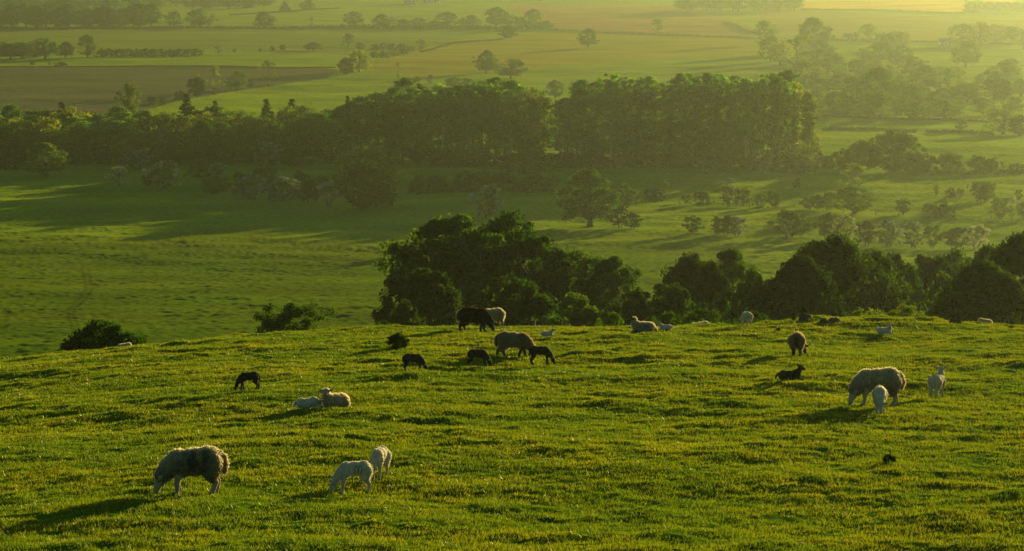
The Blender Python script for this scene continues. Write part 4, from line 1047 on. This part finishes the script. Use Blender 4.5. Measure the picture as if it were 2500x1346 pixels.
def sheep_parts(pose, kind, yaw=0.0, stride=(0, 0, 0, 0), horn=False, pitch=0.0):
    """pose: graze, stand, lie, curl; kind: ewe or lamb. x forward, z up, 0.8 at the withers"""
    ewe = kind == 'ewe'
    P = []
    def A(z, pts, rad): P.append((z, pts, rad))
    lie = pose in ('lie', 'curl')
    if not lie:
        if ewe:
            A('wool', [(-0.26, 0, 0.585)], (0.235, 0.215, 0.235)); A('wool', [(-0.03, 0, 0.56)], (0.30, 0.25, 0.235)); A('wool', [(0.22, 0, 0.53)], (0.22, 0.205, 0.24))
            A('wool', [(-0.37, 0, 0.50)], (0.11, 0.18, 0.20)); A('wool', [(-0.02, 0, 0.455)], (0.22, 0.18, 0.13))
            if pose == 'graze': A('wool', [(0.34, 0, 0.50)], (0.17, 0.165, 0.185))
        else:
            A('wool', [(-0.25, 0, 0.62)], (0.19, 0.165, 0.175)); A('wool', [(-0.03, 0, 0.598)], (0.30, 0.175, 0.185)); A('wool', [(0.19, 0, 0.58)], (0.19, 0.160, 0.20))
            A('wool', [(-0.34, 0, 0.55)], (0.11, 0.145, 0.18))
        k = 1.15 if ewe else 0.98
        lz = 'leg'
        for i, s in enumerate((1, -1)):
            dx = stride[i]; w = 0.115 if ewe else 0.09
            A('wool_leg', [(0.24, s * w, 0.50), (0.27 + dx * .3, s * w, 0.36)], [0.100 * k, 0.052 * k])
            A(lz, [(0.27 + dx * .3, s * w, 0.34), (0.285 + dx * .6, s * w * .97, 0.21), (0.275 + dx, s * w * .95, 0.07), (0.295 + dx, s * w * .95, 0.022)], [0.060 * k, 0.043 * k, 0.033 * k, 0.040 * k])
            A('hoof', [(0.30 + dx, s * w * .95, 0.018), (0.325 + dx, s * w * .95, 0.012)], [0.036 * k, 0.028 * k])
            dx = stride[2 + i]; w = 0.12 if ewe else 0.095
            A('wool_leg', [(-0.31, s * w, 0.54), (-0.29 + dx * .2, s * w * 1.05, 0.38)], [0.15 * k, 0.110 * k])
            A('wool_leg', [(-0.29 + dx * .2, s * w * 1.05, 0.38), (-0.36 + dx * .5, s * w, 0.27)], [0.105 * k, 0.066 * k])
            A(lz, [(-0.36 + dx * .5, s * w, 0.28), (-0.415 + dx * .65, s * w, 0.215), (-0.39 + dx, s * w, 0.07), (-0.37 + dx, s * w, 0.022)], [0.064 * k, 0.047 * k, 0.034 * k, 0.040 * k])
            A('hoof', [(-0.365 + dx, s * w, 0.018), (-0.34 + dx, s * w, 0.012)], [0.036 * k, 0.028 * k])
        if ewe: A('wool_tail', [(-0.45, 0, 0.70), (-0.525, 0, 0.62), (-0.555, 0, 0.50), (-0.545, 0, 0.36)], [0.05, 0.060, 0.056, 0.030])
        else: A('wool_tail', [(-0.40, 0, 0.70), (-0.47, 0, 0.62), (-0.485, 0, 0.48), (-0.475, 0, 0.38)], [0.035, 0.036, 0.032, 0.022])
    else:
        if ewe:
            A('wool', [(-0.24, 0, 0.235)], (0.26, 0.27, 0.24)); A('wool', [(-0.02, 0, 0.24)], (0.30, 0.27, 0.25)); A('wool', [(0.22, 0, 0.27)], (0.20, 0.21, 0.26))
            A('wool', [(0.25, 0, 0.36)], (0.14, 0.15, 0.17))
        else:
            A('wool', [(-0.24, 0, 0.20)], (0.22, 0.20, 0.19)); A('wool', [(-0.02, 0, 0.19)], (0.27, 0.19, 0.185)); A('wool', [(0.19, 0, 0.22)], (0.18, 0.16, 0.20))
        k = 1.1 if ewe else 0.9
        for s in (1, -1):
            w = 0.17 if ewe else 0.12
            A('leg', [(0.27, s * w * .8, 0.10), (0.43, s * w * .8, 0.055), (0.33, s * w, 0.03)], [0.05 * k, 0.040 * k, 0.032 * k])
            A('wool_leg', [(-0.28, s * w * 1.1, 0.16), (-0.06, s * w * 1.35, 0.09)], [0.12 * k, 0.075 * k])
            A('leg', [(-0.08, s * w * 1.4, 0.07), (-0.26, s * w * 1.5, 0.035), (-0.12, s * w * 1.6, 0.025)], [0.04 * k, 0.034 * k, 0.028 * k])
        A('wool_tail', [(-0.46, 0, 0.26), (-0.53, 0, 0.16), (-0.54, 0.02, 0.06)], [0.045 * k, 0.04 * k, 0.025 * k])
    nk = 1.0 if ewe else 0.76
    hd = 1.18 if ewe else 1.12
    if pose == 'graze':
        neck = [(0.26, 0, 0.58), (0.43, 0, 0.46), (0.54, 0, 0.33)] if ewe else [(0.22, 0, 0.62), (0.37, 0, 0.48), (0.48, 0, 0.33)]
        nr = [0.20 * nk, 0.170 * nk, 0.125 * nk]
        o = 0.0 if ewe else -0.06
        poll, face, muz = (0.565 + o, 0, 0.285), (0.615 + o, 0, 0.165), (0.645 + o, 0, 0.060)
        piv = (0.28, 0)
    elif pose == 'stand':
        neck = [(0.22, 0, 0.62), (0.32, 0, 0.78), (0.36, 0, 0.89)]; nr = [0.18 * nk, 0.130 * nk, 0.105 * nk]
        poll, face, muz = (0.37, 0, 0.925), (0.46, 0, 0.885), (0.545, 0, 0.835); piv = (0.32, 0)
    elif pose == 'lie':
        neck = [(0.22, 0, 0.32), (0.33, 0, 0.45), (0.38, 0, 0.56)]; nr = [0.19 * nk, 0.14 * nk, 0.105 * nk]
        poll, face, muz = (0.39, 0, 0.60), (0.485, 0, 0.565), (0.57, 0, 0.515); piv = (0.32, 0)
        if not ewe:
            neck = [(0.20, 0, 0.24), (0.30, 0, 0.36), (0.34, 0, 0.45)]
            poll, face, muz = (0.35, 0, 0.49), (0.44, 0, 0.455), (0.52, 0, 0.41); piv = (0.28, 0)
    else:
        neck = [(0.22, 0, 0.26), (0.36, 0.06, 0.22)]; nr = [0.16 * nk, 0.11 * nk]
        poll, face, muz = (0.40, 0.10, 0.19), (0.42, 0.20, 0.13), (0.40, 0.28, 0.08); piv = (0.29, 0)
    poll, face, muz = map(np.array, (poll, face, muz))
    side = np.array([0, 1.0, 0]) if pose != 'curl' else np.array([1.0, 0.2, 0.0])
    hdv = (muz - poll) / np.linalg.norm(muz - poll)
    upv = np.cross(hdv, side); upv = upv / np.linalg.norm(upv)
    if upv[2] < 0 and pose != 'graze': upv = -upv
    if pose == 'graze' and upv[0] < 0: upv = -upv
    back = -hdv
    head = [('neck', neck, nr), ('face', [poll, face, muz], [0.078 * hd, 0.062 * hd, 0.042 * hd]), ('face', [poll * .5 + face * .5 - upv * 0.025], np.array([0.072, 0.060, 0.075]) * hd),
            ('muzzle', [muz, muz + hdv * 0.012], [0.043 * hd, 0.036 * hd])]
    for s in (1, -1):
        e0 = poll + side * s * 0.06 * hd + upv * 0.02
        e1 = poll + side * s * 0.13 * hd + upv * 0.035 + back * 0.02; e2 = poll + side * s * 0.20 * hd + upv * 0.035 + back * 0.035
        if pose in ('stand', 'lie'): e1 = e1 + np.array([0, 0, .015]); e2 = e2 + np.array([0, 0, .05])
        head.append(('ear', [e0, e1, e2], [0.028 * hd, 0.036 * hd, 0.014 * hd]))
    if ewe and pose != 'stand': head.append(('wool', [poll - hdv * 0.06 - upv * 0.01], np.array([0.10, 0.105, 0.10])))
    eyes = [poll * .5 + face * .5 + side * s * 0.064 * hd + upv * 0.03 for s in (1, -1)]
    # turn the head on the neck
    for z, pts, rad in head:
        pts = np.array(pts, float)
        if z == 'neck':
            out = [rotz(p, yaw * (i / (len(pts) - 1)) , piv) for i, p in enumerate(pts)]
            P.append(('wool_neck', np.array(out), rad))
        else:
            P.append((z, rotz(pts, yaw, piv), rad))
    eyes = [rotz(e_, yaw, piv) for e_ in eyes]
    return P, eyes

COATS = {
 'cream': dict(wool=(.33, .30, .22), wool_neck=(.34, .31, .23), wool_leg=(.30, .27, .20), wool_tail=(.30, .26, .18), leg=(.36, .31, .24), face=(.38, .34, .28), muzzle=(.10, .09, .08), ear=(.33, .28, .23), hoof=(.04, .035, .03)),
 'white': dict(wool=(.58, .53, .42), wool_neck=(.56, .51, .41), wool_leg=(.52, .47, .37), wool_tail=(.52, .50, .42), leg=(.52, .48, .40), face=(.50, .47, .41), muzzle=(.14, .12, .11), ear=(.46, .38, .33), hoof=(.05, .045, .04)),
 'black': dict(wool=(.022, .015, .010), wool_neck=(.020, .014, .010), wool_leg=(.016, .011, .008), wool_tail=(.030, .022, .015), leg=(.012, .009, .007), face=(.012, .009, .008), muzzle=(.02, .017, .015), ear=(.02, .014, .012), hoof=(.01, .01, .01)),
 'badger': dict(wool=(.24, .20, .13), wool_neck=(.20, .15, .09), wool_leg=(.20, .16, .11), wool_tail=(.10, .08, .06), leg=(.035, .028, .022), face=(.030, .024, .02), muzzle=(.03, .03, .03), ear=(.03, .024, .02), hoof=(.02, .02, .02)),
}
COATS['cream_blackface'] = dict(COATS['cream'], face=(.03, .027, .03), ear=(.03, .026, .03), leg=(.06, .05, .045), muzzle=(.2, .19, .18))
COATS['ginger'] = dict(COATS['cream'], wool=(.42, .355, .25), wool_neck=(.42, .36, .26))
COATS['blackfringe'] = dict(COATS['black'], wool_tail=(.16, .12, .07), face=(.014, .011, .01), leg=(.014, .011, .009))

def stain(V, N_, col, wool):      # dark greasy back and flank of the near ewe
    k = np.exp(-((V[:, 0] - 0.00) / .26)**2) * np.exp(-((V[:, 2] - .60) / .16)**2) * (np.abs(V[:, 1]) > .10)
    k = np.clip(k * (1.1 + 1.2 * gn(V[:, 0] / .12, V[:, 2] / .12, 81)), 0, 1) * wool
    return col * (1 - 0.72 * k)[:, None]
def lowdark(V, N_, col, wool):  # fleece gets darker towards the belly
    k = np.clip(1.0 - (V[:, 2] - 0.30) / 0.30, 0, 1) * wool * 0.45
    return col * (1 - k)[:, None]
def lambmark(V, N_, col, wool):   # two painted loops on the flank
    u, v = V[:, 0] + 0.05, V[:, 2] - 0.60
    m = np.zeros(len(V))
    for c in (-0.055, 0.045):
        e = np.sqrt(((u - c) / 0.042)**2 + ((v - 0.0) / 0.085)**2)
        m = np.maximum(m, (np.abs(e - 1) < 0.26) & (v > -0.03)); m = np.maximum(m, (np.abs(np.abs(u - c) - 0.042) < 0.012) & (v <= 0.0) & (v > -0.10))
    m = m * (np.abs(V[:, 1]) > 0.07)
    return col * (1 - .75 * m)[:, None] + .75 * m[:, None] * np.array([0.06, 0.09, 0.10])
def rumpdark(V, N_, col, wool):
    k = np.exp(-((V[:, 1]) / .07)**2) * (V[:, 0] < -0.30) * sstep(0.25, 0.4, V[:, 2]) * (1 - sstep(0.62, 0.74, V[:, 2]))
    return col * (1 - 0.85 * np.clip(k * 1.3, 0, 1))[:, None]
def bluemark(V, N_, col, wool):
    k = np.exp(-((V[:, 0] + 0.05) / .20)**2) * np.exp(-((V[:, 2] - .30) / .09)**2) * np.clip(0.6 + 1.4 * gn(V[:, 0] / .09, V[:, 2] / .07, 83), 0, 1)
    return col * (1 - k)[:, None] + k[:, None] * np.array([.05, .08, .10])
def redmark(V, N_, col, wool):
    k = np.exp(-((V[:, 0] + 0.12) / .08)**2) * np.exp(-((V[:, 2] - .62) / .14)**2) * 0.6
    return col * (1 - k)[:, None] + k[:, None] * np.array([.30, .10, .06])

def sheep(px, py, hpx, head_deg, pose, kind, coat, label, yaw=0, stride=(0, 0, 0, 0), marks=None, fuzz=5000, group='sheep and lambs on the near slope', d=None, eyes=False, vox=0.016, sy=1.0, sz=1.0):
    if d is None: x, y = at(px, py)
    else: x, y = (px - 1250) / F * d / math.cos(TH) * .99, d
    href = {'graze': 0.80, 'stand': 0.79, 'lie': 0.50, 'curl': 0.50}[pose]
    if kind == 'lamb': href = {'graze': 0.785, 'stand': 0.785, 'lie': 0.39, 'curl': 0.39}[pose]
    s = hpx * y / F / href if hpx else 1
    parts, ey = sheep_parts(pose, kind, R(yaw), stride)
    if kind == 'lamb': fuzz = int(fuzz * 0.4)
    me, fl = animal_mesh(parts, vox, COATS[coat], int(px), lump=0.012 if kind == 'ewe' else 0.003, fuzz=fuzz, fuzz_len=0.036 if kind == 'ewe' else 0.018, marks=marks)
    name = 'sheep' if kind == 'ewe' else 'lamb'
    # rest on the ground
    z = Hs(x, y)
    e = empty(name, (x, y, z + (0.022 if pose in ('graze', 'stand') else 0.005) * s + (0.028 if kind == 'lamb' else 0.0))); e.rotation_euler.z = R(head_deg); e.scale = (s, s * sy, s * sz)
    link('body', me, e)
    if fl is not None: link('fleece', fl, e)
    if eyes:
        for q in ey:
            b = MB(); b.ball((0, 0, 0), 0.014, nu=8, nv=6); oe = link('eye', b.mesh('eye', M['eye']), e); oe.location = q
    # tilt with the slope
    gx = (Hb(x + 1, y) - Hb(x - 1, y)) / 2; gy = (Hb(x, y + 1) - Hb(x, y - 1)) / 2
    a = R(head_deg); fs = gx * math.cos(a) + gy * math.sin(a)
    nrm = Vector((-gx, -gy, 1)).normalized(); f = Vector((math.cos(a), math.sin(a), fs)).normalized()
    l = nrm.cross(f).normalized()
    m3 = Matrix((f, l, nrm)).transposed()
    e.rotation_euler = m3.to_euler()
    tag(e, label, 'sheep' if kind == 'ewe' else 'lamb', group)
    return e

sheep(472, 1207, 115, 196, 'graze', 'ewe', 'cream', 'large shaggy ewe with a dark-stained back grazing alone at the lower left', stride=(0.02, -0.05, 0.06, -0.05), marks=lambda *a: lowdark(*a[:2], stain(*a), a[3]), fuzz=15000, eyes=True, vox=0.013)
sheep(862, 1210, 80, 206, 'graze', 'lamb', 'white', 'white lamb with dark painted loops on its side grazing near the bottom', stride=(0.04, -0.02, 0.03, -0.04), marks=lambda *a: lambmark(*a), fuzz=9000, eyes=True, vox=0.013)
sheep(926, 1174, 76, 258, 'graze', 'lamb', 'white', 'white lamb nibbling head-on just behind the painted lamb', yaw=-22, marks=None, fuzz=9000, eyes=True, vox=0.013)
sheep(608, 956, 45, 186, 'graze', 'lamb', 'black', 'black lamb grazing with its head to the left, alone at the left', stride=(0.05, -0.06, 0.06, -0.04))
sheep(818, 991, 39, 222, 'lie', 'ewe', 'ginger', 'cream ewe lying down and looking straight at the camera', yaw=44, eyes=True, fuzz=12000, sz=0.92, sy=1.08)
sheep(754, 997, 27, 12, 'curl', 'lamb', 'white', 'grey-white lamb curled up asleep against the lying ewe', yaw=0)
sheep(1010, 911, 45, -12, 'graze', 'lamb', 'black', 'leftmost of the three black lambs grazing to the right', stride=(-0.04, 0.06, 0.0, 0.05))
sheep(1168, 901, 43, -6, 'graze', 'lamb', 'black', 'middle of the three black lambs grazing to the right', stride=(0.05, 0.0, -0.10, 0.03), yaw=-8)
sheep(1255, 872, 64, -8, 'graze', 'ewe', 'badger', 'shaggy cream ewe with dark legs grazing behind the rightmost black lamb', stride=(-0.14, 0.10, 0.08, -0.12), fuzz=12000)
sheep(1320, 895, 46, -10, 'graze', 'lamb', 'black', 'rightmost of the three black lambs, grazing in front of the shaggy cream ewe', stride=(-0.05, 0.05, -0.04, 0.06))
sheep(1158, 812, 59, -6, 'graze', 'ewe', 'blackfringe', 'black ewe grazing on the brow with a light-edged tail', stride=(-0.08, 0.08, 0.06, -0.08), yaw=-8, fuzz=12000)
sheep(1204, 800, 47, 215, 'graze', 'ewe', 'cream', 'cream ewe half hidden behind the black ewe on the brow', marks=redmark, fuzz=9000)
sheep(1337, 826, 14, 3, 'lie', 'lamb', 'white', 'white lamb lying with raised head to the right below the brow', yaw=-10)
sheep(1570, 811, 31, 183, 'lie', 'ewe', 'cream_blackface', 'cream ewe with a black face lying on the brow, head raised to the left', yaw=-10, marks=bluemark, fuzz=12000, sz=0.92, sy=1.1)
sheep(1624, 811, 15, 160, 'lie', 'lamb', 'white', 'small white lamb lying just behind the black-faced ewe', yaw=30)
sheep(1716, 0, 45, 150, 'graze', 'ewe', 'cream', 'cream sheep grazing over the brow with only its back showing', d=beyond(1716, 830))
sheep(1823, 798, 33, 104, 'graze', 'lamb', 'white', 'pale lamb seen from behind standing on the brow', yaw=20, sy=1.25)
sheep(1946, 869, 57, 80, 'graze', 'ewe', 'badger', 'round woolly ewe seen from behind with a dark rump', yaw=-42, marks=rumpdark, fuzz=13000)
sheep(1930, 931, 27, 5, 'lie', 'lamb', 'black', 'black lamb lying with pricked ears, below the ewe seen from behind', yaw=15)
sheep(2160, 821, 18, 330, 'lie', 'lamb', 'white', 'white lamb lying and facing the camera below the bank at the right', yaw=-60)
sheep(2142, 993, 91, 190, 'graze', 'ewe', 'cream', 'large cream ewe grazing to the left at the right of the slope', stride=(0.06, -0.03, 0.06, -0.08), yaw=10, marks=lowdark, fuzz=15000, vox=0.014)
sheep(2148, 1010, 66, 264, 'graze', 'lamb', 'white', 'white lamb grazing head-on in front of the large cream ewe', eyes=True, vox=0.014)
sheep(2288, 970, 57, 62, 'stand', 'lamb', 'white', 'white lamb standing with its back to the camera and ears out, far right', yaw=18, stride=(0.03, -0.03, 0.05, -0.06), sy=1.15)
sheep(2331, 793, 14, 182, 'curl', 'ewe', 'black', 'dark brown sheep lying on the brow at the right', d=None)
sheep(2418, 0, 20, 180, 'curl', 'ewe', 'cream', 'whitish sheep lying over the brow at the far right, only its back showing', d=beyond(2418, 798))
sheep(293, 0, 20, 10, 'curl', 'ewe', 'ginger', 'cream back of a sheep lying over the brow beside the left-hand bush', d=beyond(293, 858))

# horses in the far meadow
def horse(px, py, hpx, head_deg, coat, label, graze=True):
    x, y = at(px, py, 300); s = hpx * y / F / 1.5
    P = [('wool', [(-0.45, 0, 1.18)], (0.36, 0.29, 0.33)), ('wool', [(0.0, 0, 1.15)], (0.5, 0.29, 0.31)), ('wool', [(0.45, 0, 1.16)], (0.32, 0.26, 0.34))]
    for sgn in (1, -1):
        P.append(('leg', [(0.5, sgn * .17, .95), (0.5, sgn * .16, .5), (0.5, sgn * .16, .12), (.55, sgn * .16, .05)], [.14, .07, .045, .06]))
        P.append(('leg', [(-0.6, sgn * .18, 1.05), (-0.52, sgn * .18, .75), (-0.7, sgn * .17, .5), (-.66, sgn * .17, .12), (-.61, sgn * .17, .05)], [.22, .15, .075, .048, .06]))
    P.append(('tail', [(-.78, 0, 1.3), (-.92, 0, 1.0), (-.92, 0, .6)], [.06, .07, .04]))
    if graze:
        P.append(('neck', [(.6, 0, 1.25), (.95, 0, .85), (1.15, 0, .5)], [.24, .16, .12])); P.append(('face', [(1.17, 0, .48), (1.3, 0, .12)], [.12, .07]))
    else:
        P.append(('neck', [(.6, 0, 1.3), (.85, 0, 1.6), (1.0, 0, 1.85)], [.24, .17, .12])); P.append(('face', [(1.0, 0, 1.88), (1.35, 0, 1.65)], [.12, .07]))
    c = {k: coat for k in ('wool', 'leg', 'tail', 'neck', 'face')}
    me, _ = animal_mesh(P, 0.035, c, lump=0)
    o = link('horse', me); o.location = (x, y, Hs(x, y)); o.rotation_euler.z = R(head_deg); o.scale = (s, s, s)
    tag(o, label, 'horse', 'horses in the far meadow')
horse(2398, 497, 15, 180, (.07, .035, .02), 'brown horse standing under the forked thorn in the far meadow')
horse(2470, 503, 19, 115, (.62, .60, .55), 'white horse grazing near the right edge of the far meadow')

# ------------------------------------------------------------------ small things on the grass
def blob_mesh(name, m, seed, r=(1, 1, .6), amp=0.35):
    b = MB(); b.ball((0, 0, 0.25), r, nu=14, nv=9)
    V = np.concatenate(b.V); 
    k = 1 + amp * (gn(V[:, 0] * 1.9 + seed, V[:, 1] * 1.9 + V[:, 2] * 1.3, seed) * 1.5)
    V = V * k[:, None]
    return mesh_np(name, V, np.concatenate(b.F), 4, m, True)
fl_m = [blob_mesh('wool_tuft', M['fluff'], i, amp=0.6) for i in range(4)]
du_m = [blob_mesh('dung', M['dung'], 10 + i, (1, 1, .7), 0.5) for i in range(4)]
spots = [(797, 1107, 5), (788, 1135, 6), (840, 1120, 3), (603, 1128, 4), (1735, 1085, 6), (2372, 1049, 7), (2065, 1252, 8), (1362, 1126, 5), (1957, 1335, 7), (2440, 1095, 7), (1738, 1087, 4), (2290, 1154, 5), (2195, 1104, 4),
         (2180, 1062, 4), (926, 912, 5), (687, 930, 4), (2152, 1220, 4), (1544, 1230, 5), (1098, 1270, 4), (1333, 925, 6), (1198, 965, 4), (2064, 1000, 4), (2103, 985, 4), (2204, 842, 4), (1982, 845, 5), (1949, 905, 3),
         (2280, 985, 5), (2208, 950, 4), (2330, 845, 3), (2420, 952, 5), (2402, 988, 4), (640, 885, 3), (648, 884, 3), (655, 885, 3), (688, 892, 3), (1500, 1100, 3), (1608, 1060, 3), (1840, 1106, 4), (2030, 1060, 3), (2270, 1130, 3),
         (280, 1164, 4), (210, 1187, 5), (110, 1203, 4), (60, 1189, 4), (380, 1180, 3), (500, 1010, 4), (820, 855, 3), (1100, 1000, 3), (1240, 870, 3), (1520, 860, 3), (1660, 880, 4), (1420, 980, 3), (620, 1270, 4), (920, 1240, 3), (1480, 1290, 4)]
for i, (a, b_, s) in enumerate(spots):
    x, y = at(a, b_); o = link('wool_tuft', fl_m[i % 4]); k = s * y / F * 0.55
    o.location = (x, y, Hs(x, y) + k * .35 + 0.01); o.scale = (k, k * .8, k * .7); o.rotation_euler.z = random.random() * 6
    tag(o, 'scrap of pale shed wool caught on the grass', 'wool scrap', 'scraps of shed wool on the grass')
r_ = np.random.default_rng(5)
for i in range(90):
    a = r_.uniform(20, 2480); b_ = 870 + 470 * r_.random() ** 1.1; x, y = at(a, b_); o = link('wool_tuft', fl_m[i % 4]); k = r_.uniform(.010, .02)
    o.location = (x, y, Hs(x, y) + 0.03); o.scale = (k, k, k); tag(o, 'scrap of pale shed wool caught on the grass', 'wool scrap', 'scraps of shed wool on the grass')
dsp = [(903, 1274, 6), (1885, 1330, 9), (2010, 1345, 8), (418, 1285, 5), (335, 1303, 4), (347, 1303, 4), (468, 1238, 6), (1065, 1094, 5), (1350, 1072, 4), (880, 1253, 4), (1223, 1120, 3), (850, 1268, 4), (720, 1068, 4), (240, 1066, 5),
       (175, 1048, 4), (80, 1080, 4), (550, 1012, 5), (590, 990, 4), (680, 1183, 4), (853, 936, 4), (890, 915, 4), (1817, 858, 3), (2246, 806, 3), (2225, 930, 4), (2413, 1018, 5), (2190, 1070, 4), (2135, 1092, 5), (1408, 1112, 4),
       (2228, 1215, 4), (1738, 1158, 5), (2280, 1275, 6), (2330, 1105, 4), (1880, 1000, 5), (1905, 1002, 4), (1520, 1066, 4), (1290, 1110, 3), (975, 1262, 3), (945, 1325, 4)]
for i, (a, b_, s) in enumerate(dsp):
    x, y = at(a, b_); o = link('dung', du_m[i % 4]); k = s * y / F * 0.6
    o.location = (x, y, Hs(x, y) + 0.015); o.scale = (k * 1.2, k, k * .7); o.rotation_euler.z = random.random() * 6
    tag(o, 'small dark clod of dung lying in the grass', 'dung', 'dark dung clods in the grass')
for (a, b_, w, h, lab) in [(1975, 784, 40, 19, 'tallest of three dark molehills on the grassy bank, leftmost'), (2020, 789, 26, 12, 'smallest dark molehill, in the middle of the bank'), (2047, 788, 34, 15, 'flat dark molehill, rightmost of the three on the bank')]:
    x, y = at(a, b_ - 2, 75); y = min(y, 84); k = y / F
    bm_ = blob_mesh('molehill', M['soil'], int(a), (1, 1, 1), 0.25)
    o = link('molehill', bm_); o.scale = (w * k / 2.3, w * k / 3, h * k * .62); o.location = ((a - 1250) / F * y, y, Hs((a - 1250) / F * y, y)); tag(o, lab, 'molehill', 'molehills on the bank')
x, y = at(1975, 782, 75); y = min(y, 84)
plant('scrub3', 'nettle', (1973 - 1250) / F * y, y + .3, 0.42, 0.2, 'small upright nettle growing from the tallest molehill', 'plant')
plant('scrub3', 'nettle', (1948 - 1250) / F * y, y + .3, 0.30, 0.16, 'small weed just left of the tallest molehill', 'plant')

# ------------------------------------------------------------------ haze
hb = MB(); hb.box((0, 3500, -36), (9000, 7400, 80))
m, nt, out = mat('haze')
pv = N(nt, 'ShaderNodeVolumePrincipled')
pv.inputs['Color'].default_value = (0.31, 0.375, 0.31, 1)
pv.inputs['Density'].default_value = 0.00016
pv.inputs['Anisotropy'].default_value = 0.74
L(nt, pv.outputs[0], out.inputs['Volume'])
hz = link('haze', hb.mesh('haze', m, False)); tag(hz, 'thin golden evening haze over the valley', 'haze', kind='stuff')
hz.location = (0, 0, 0)

# ------------------------------------------------------------------ light
w = bpy.data.worlds.new('World'); bpy.context.scene.world = w; w.use_nodes = True
nt = w.node_tree; bg = nt.nodes['Background']
sky = nt.nodes.new('ShaderNodeTexSky'); sky.sky_type = 'NISHITA'; sky.sun_disc = False
sky.sun_elevation = SUN_EL; sky.sun_rotation = SUN_AZ
sky.air_density = 1.0; sky.dust_density = 2.5; sky.ozone_density = 1.0
mx = nt.nodes.new('ShaderNodeMixRGB'); mx.blend_type = 'MULTIPLY'; mx.inputs[0].default_value = 1.0; mx.inputs[2].default_value = (0.56, 0.86, 0.78, 1)
nt.links.new(sky.outputs[0], mx.inputs[1]); nt.links.new(mx.outputs[0], bg.inputs[0])
bg.inputs[1].default_value = 0.062
sl = bpy.data.lights.new('sun', 'SUN'); sl.energy = 5.0; sl.angle = R(0.6); sl.color = (1.0, 0.77, 0.30)
so = bpy.data.objects.new('sun', sl); C.objects.link(so)
sd = Vector((math.sin(SUN_AZ) * math.cos(SUN_EL), math.cos(SUN_AZ) * math.cos(SUN_EL), math.sin(SUN_EL)))
so.rotation_euler = sd.to_track_quat('Z', 'Y').to_euler(); so.location = (0, 0, 50)

sc = bpy.context.scene
sc.view_settings.view_transform = 'Standard'; sc.view_settings.look = 'None'; sc.view_settings.gamma = 1
sc.view_settings.exposure = 0.95
sc.cycles.volume_bounces = 1
sc.cycles.max_bounces = 8; sc.cycles.diffuse_bounces = 3; sc.cycles.transmission_bounces = 4
sc.cycles.use_denoising = True
print('trees', NTREE[0], 'objects', len(bpy.data.objects))
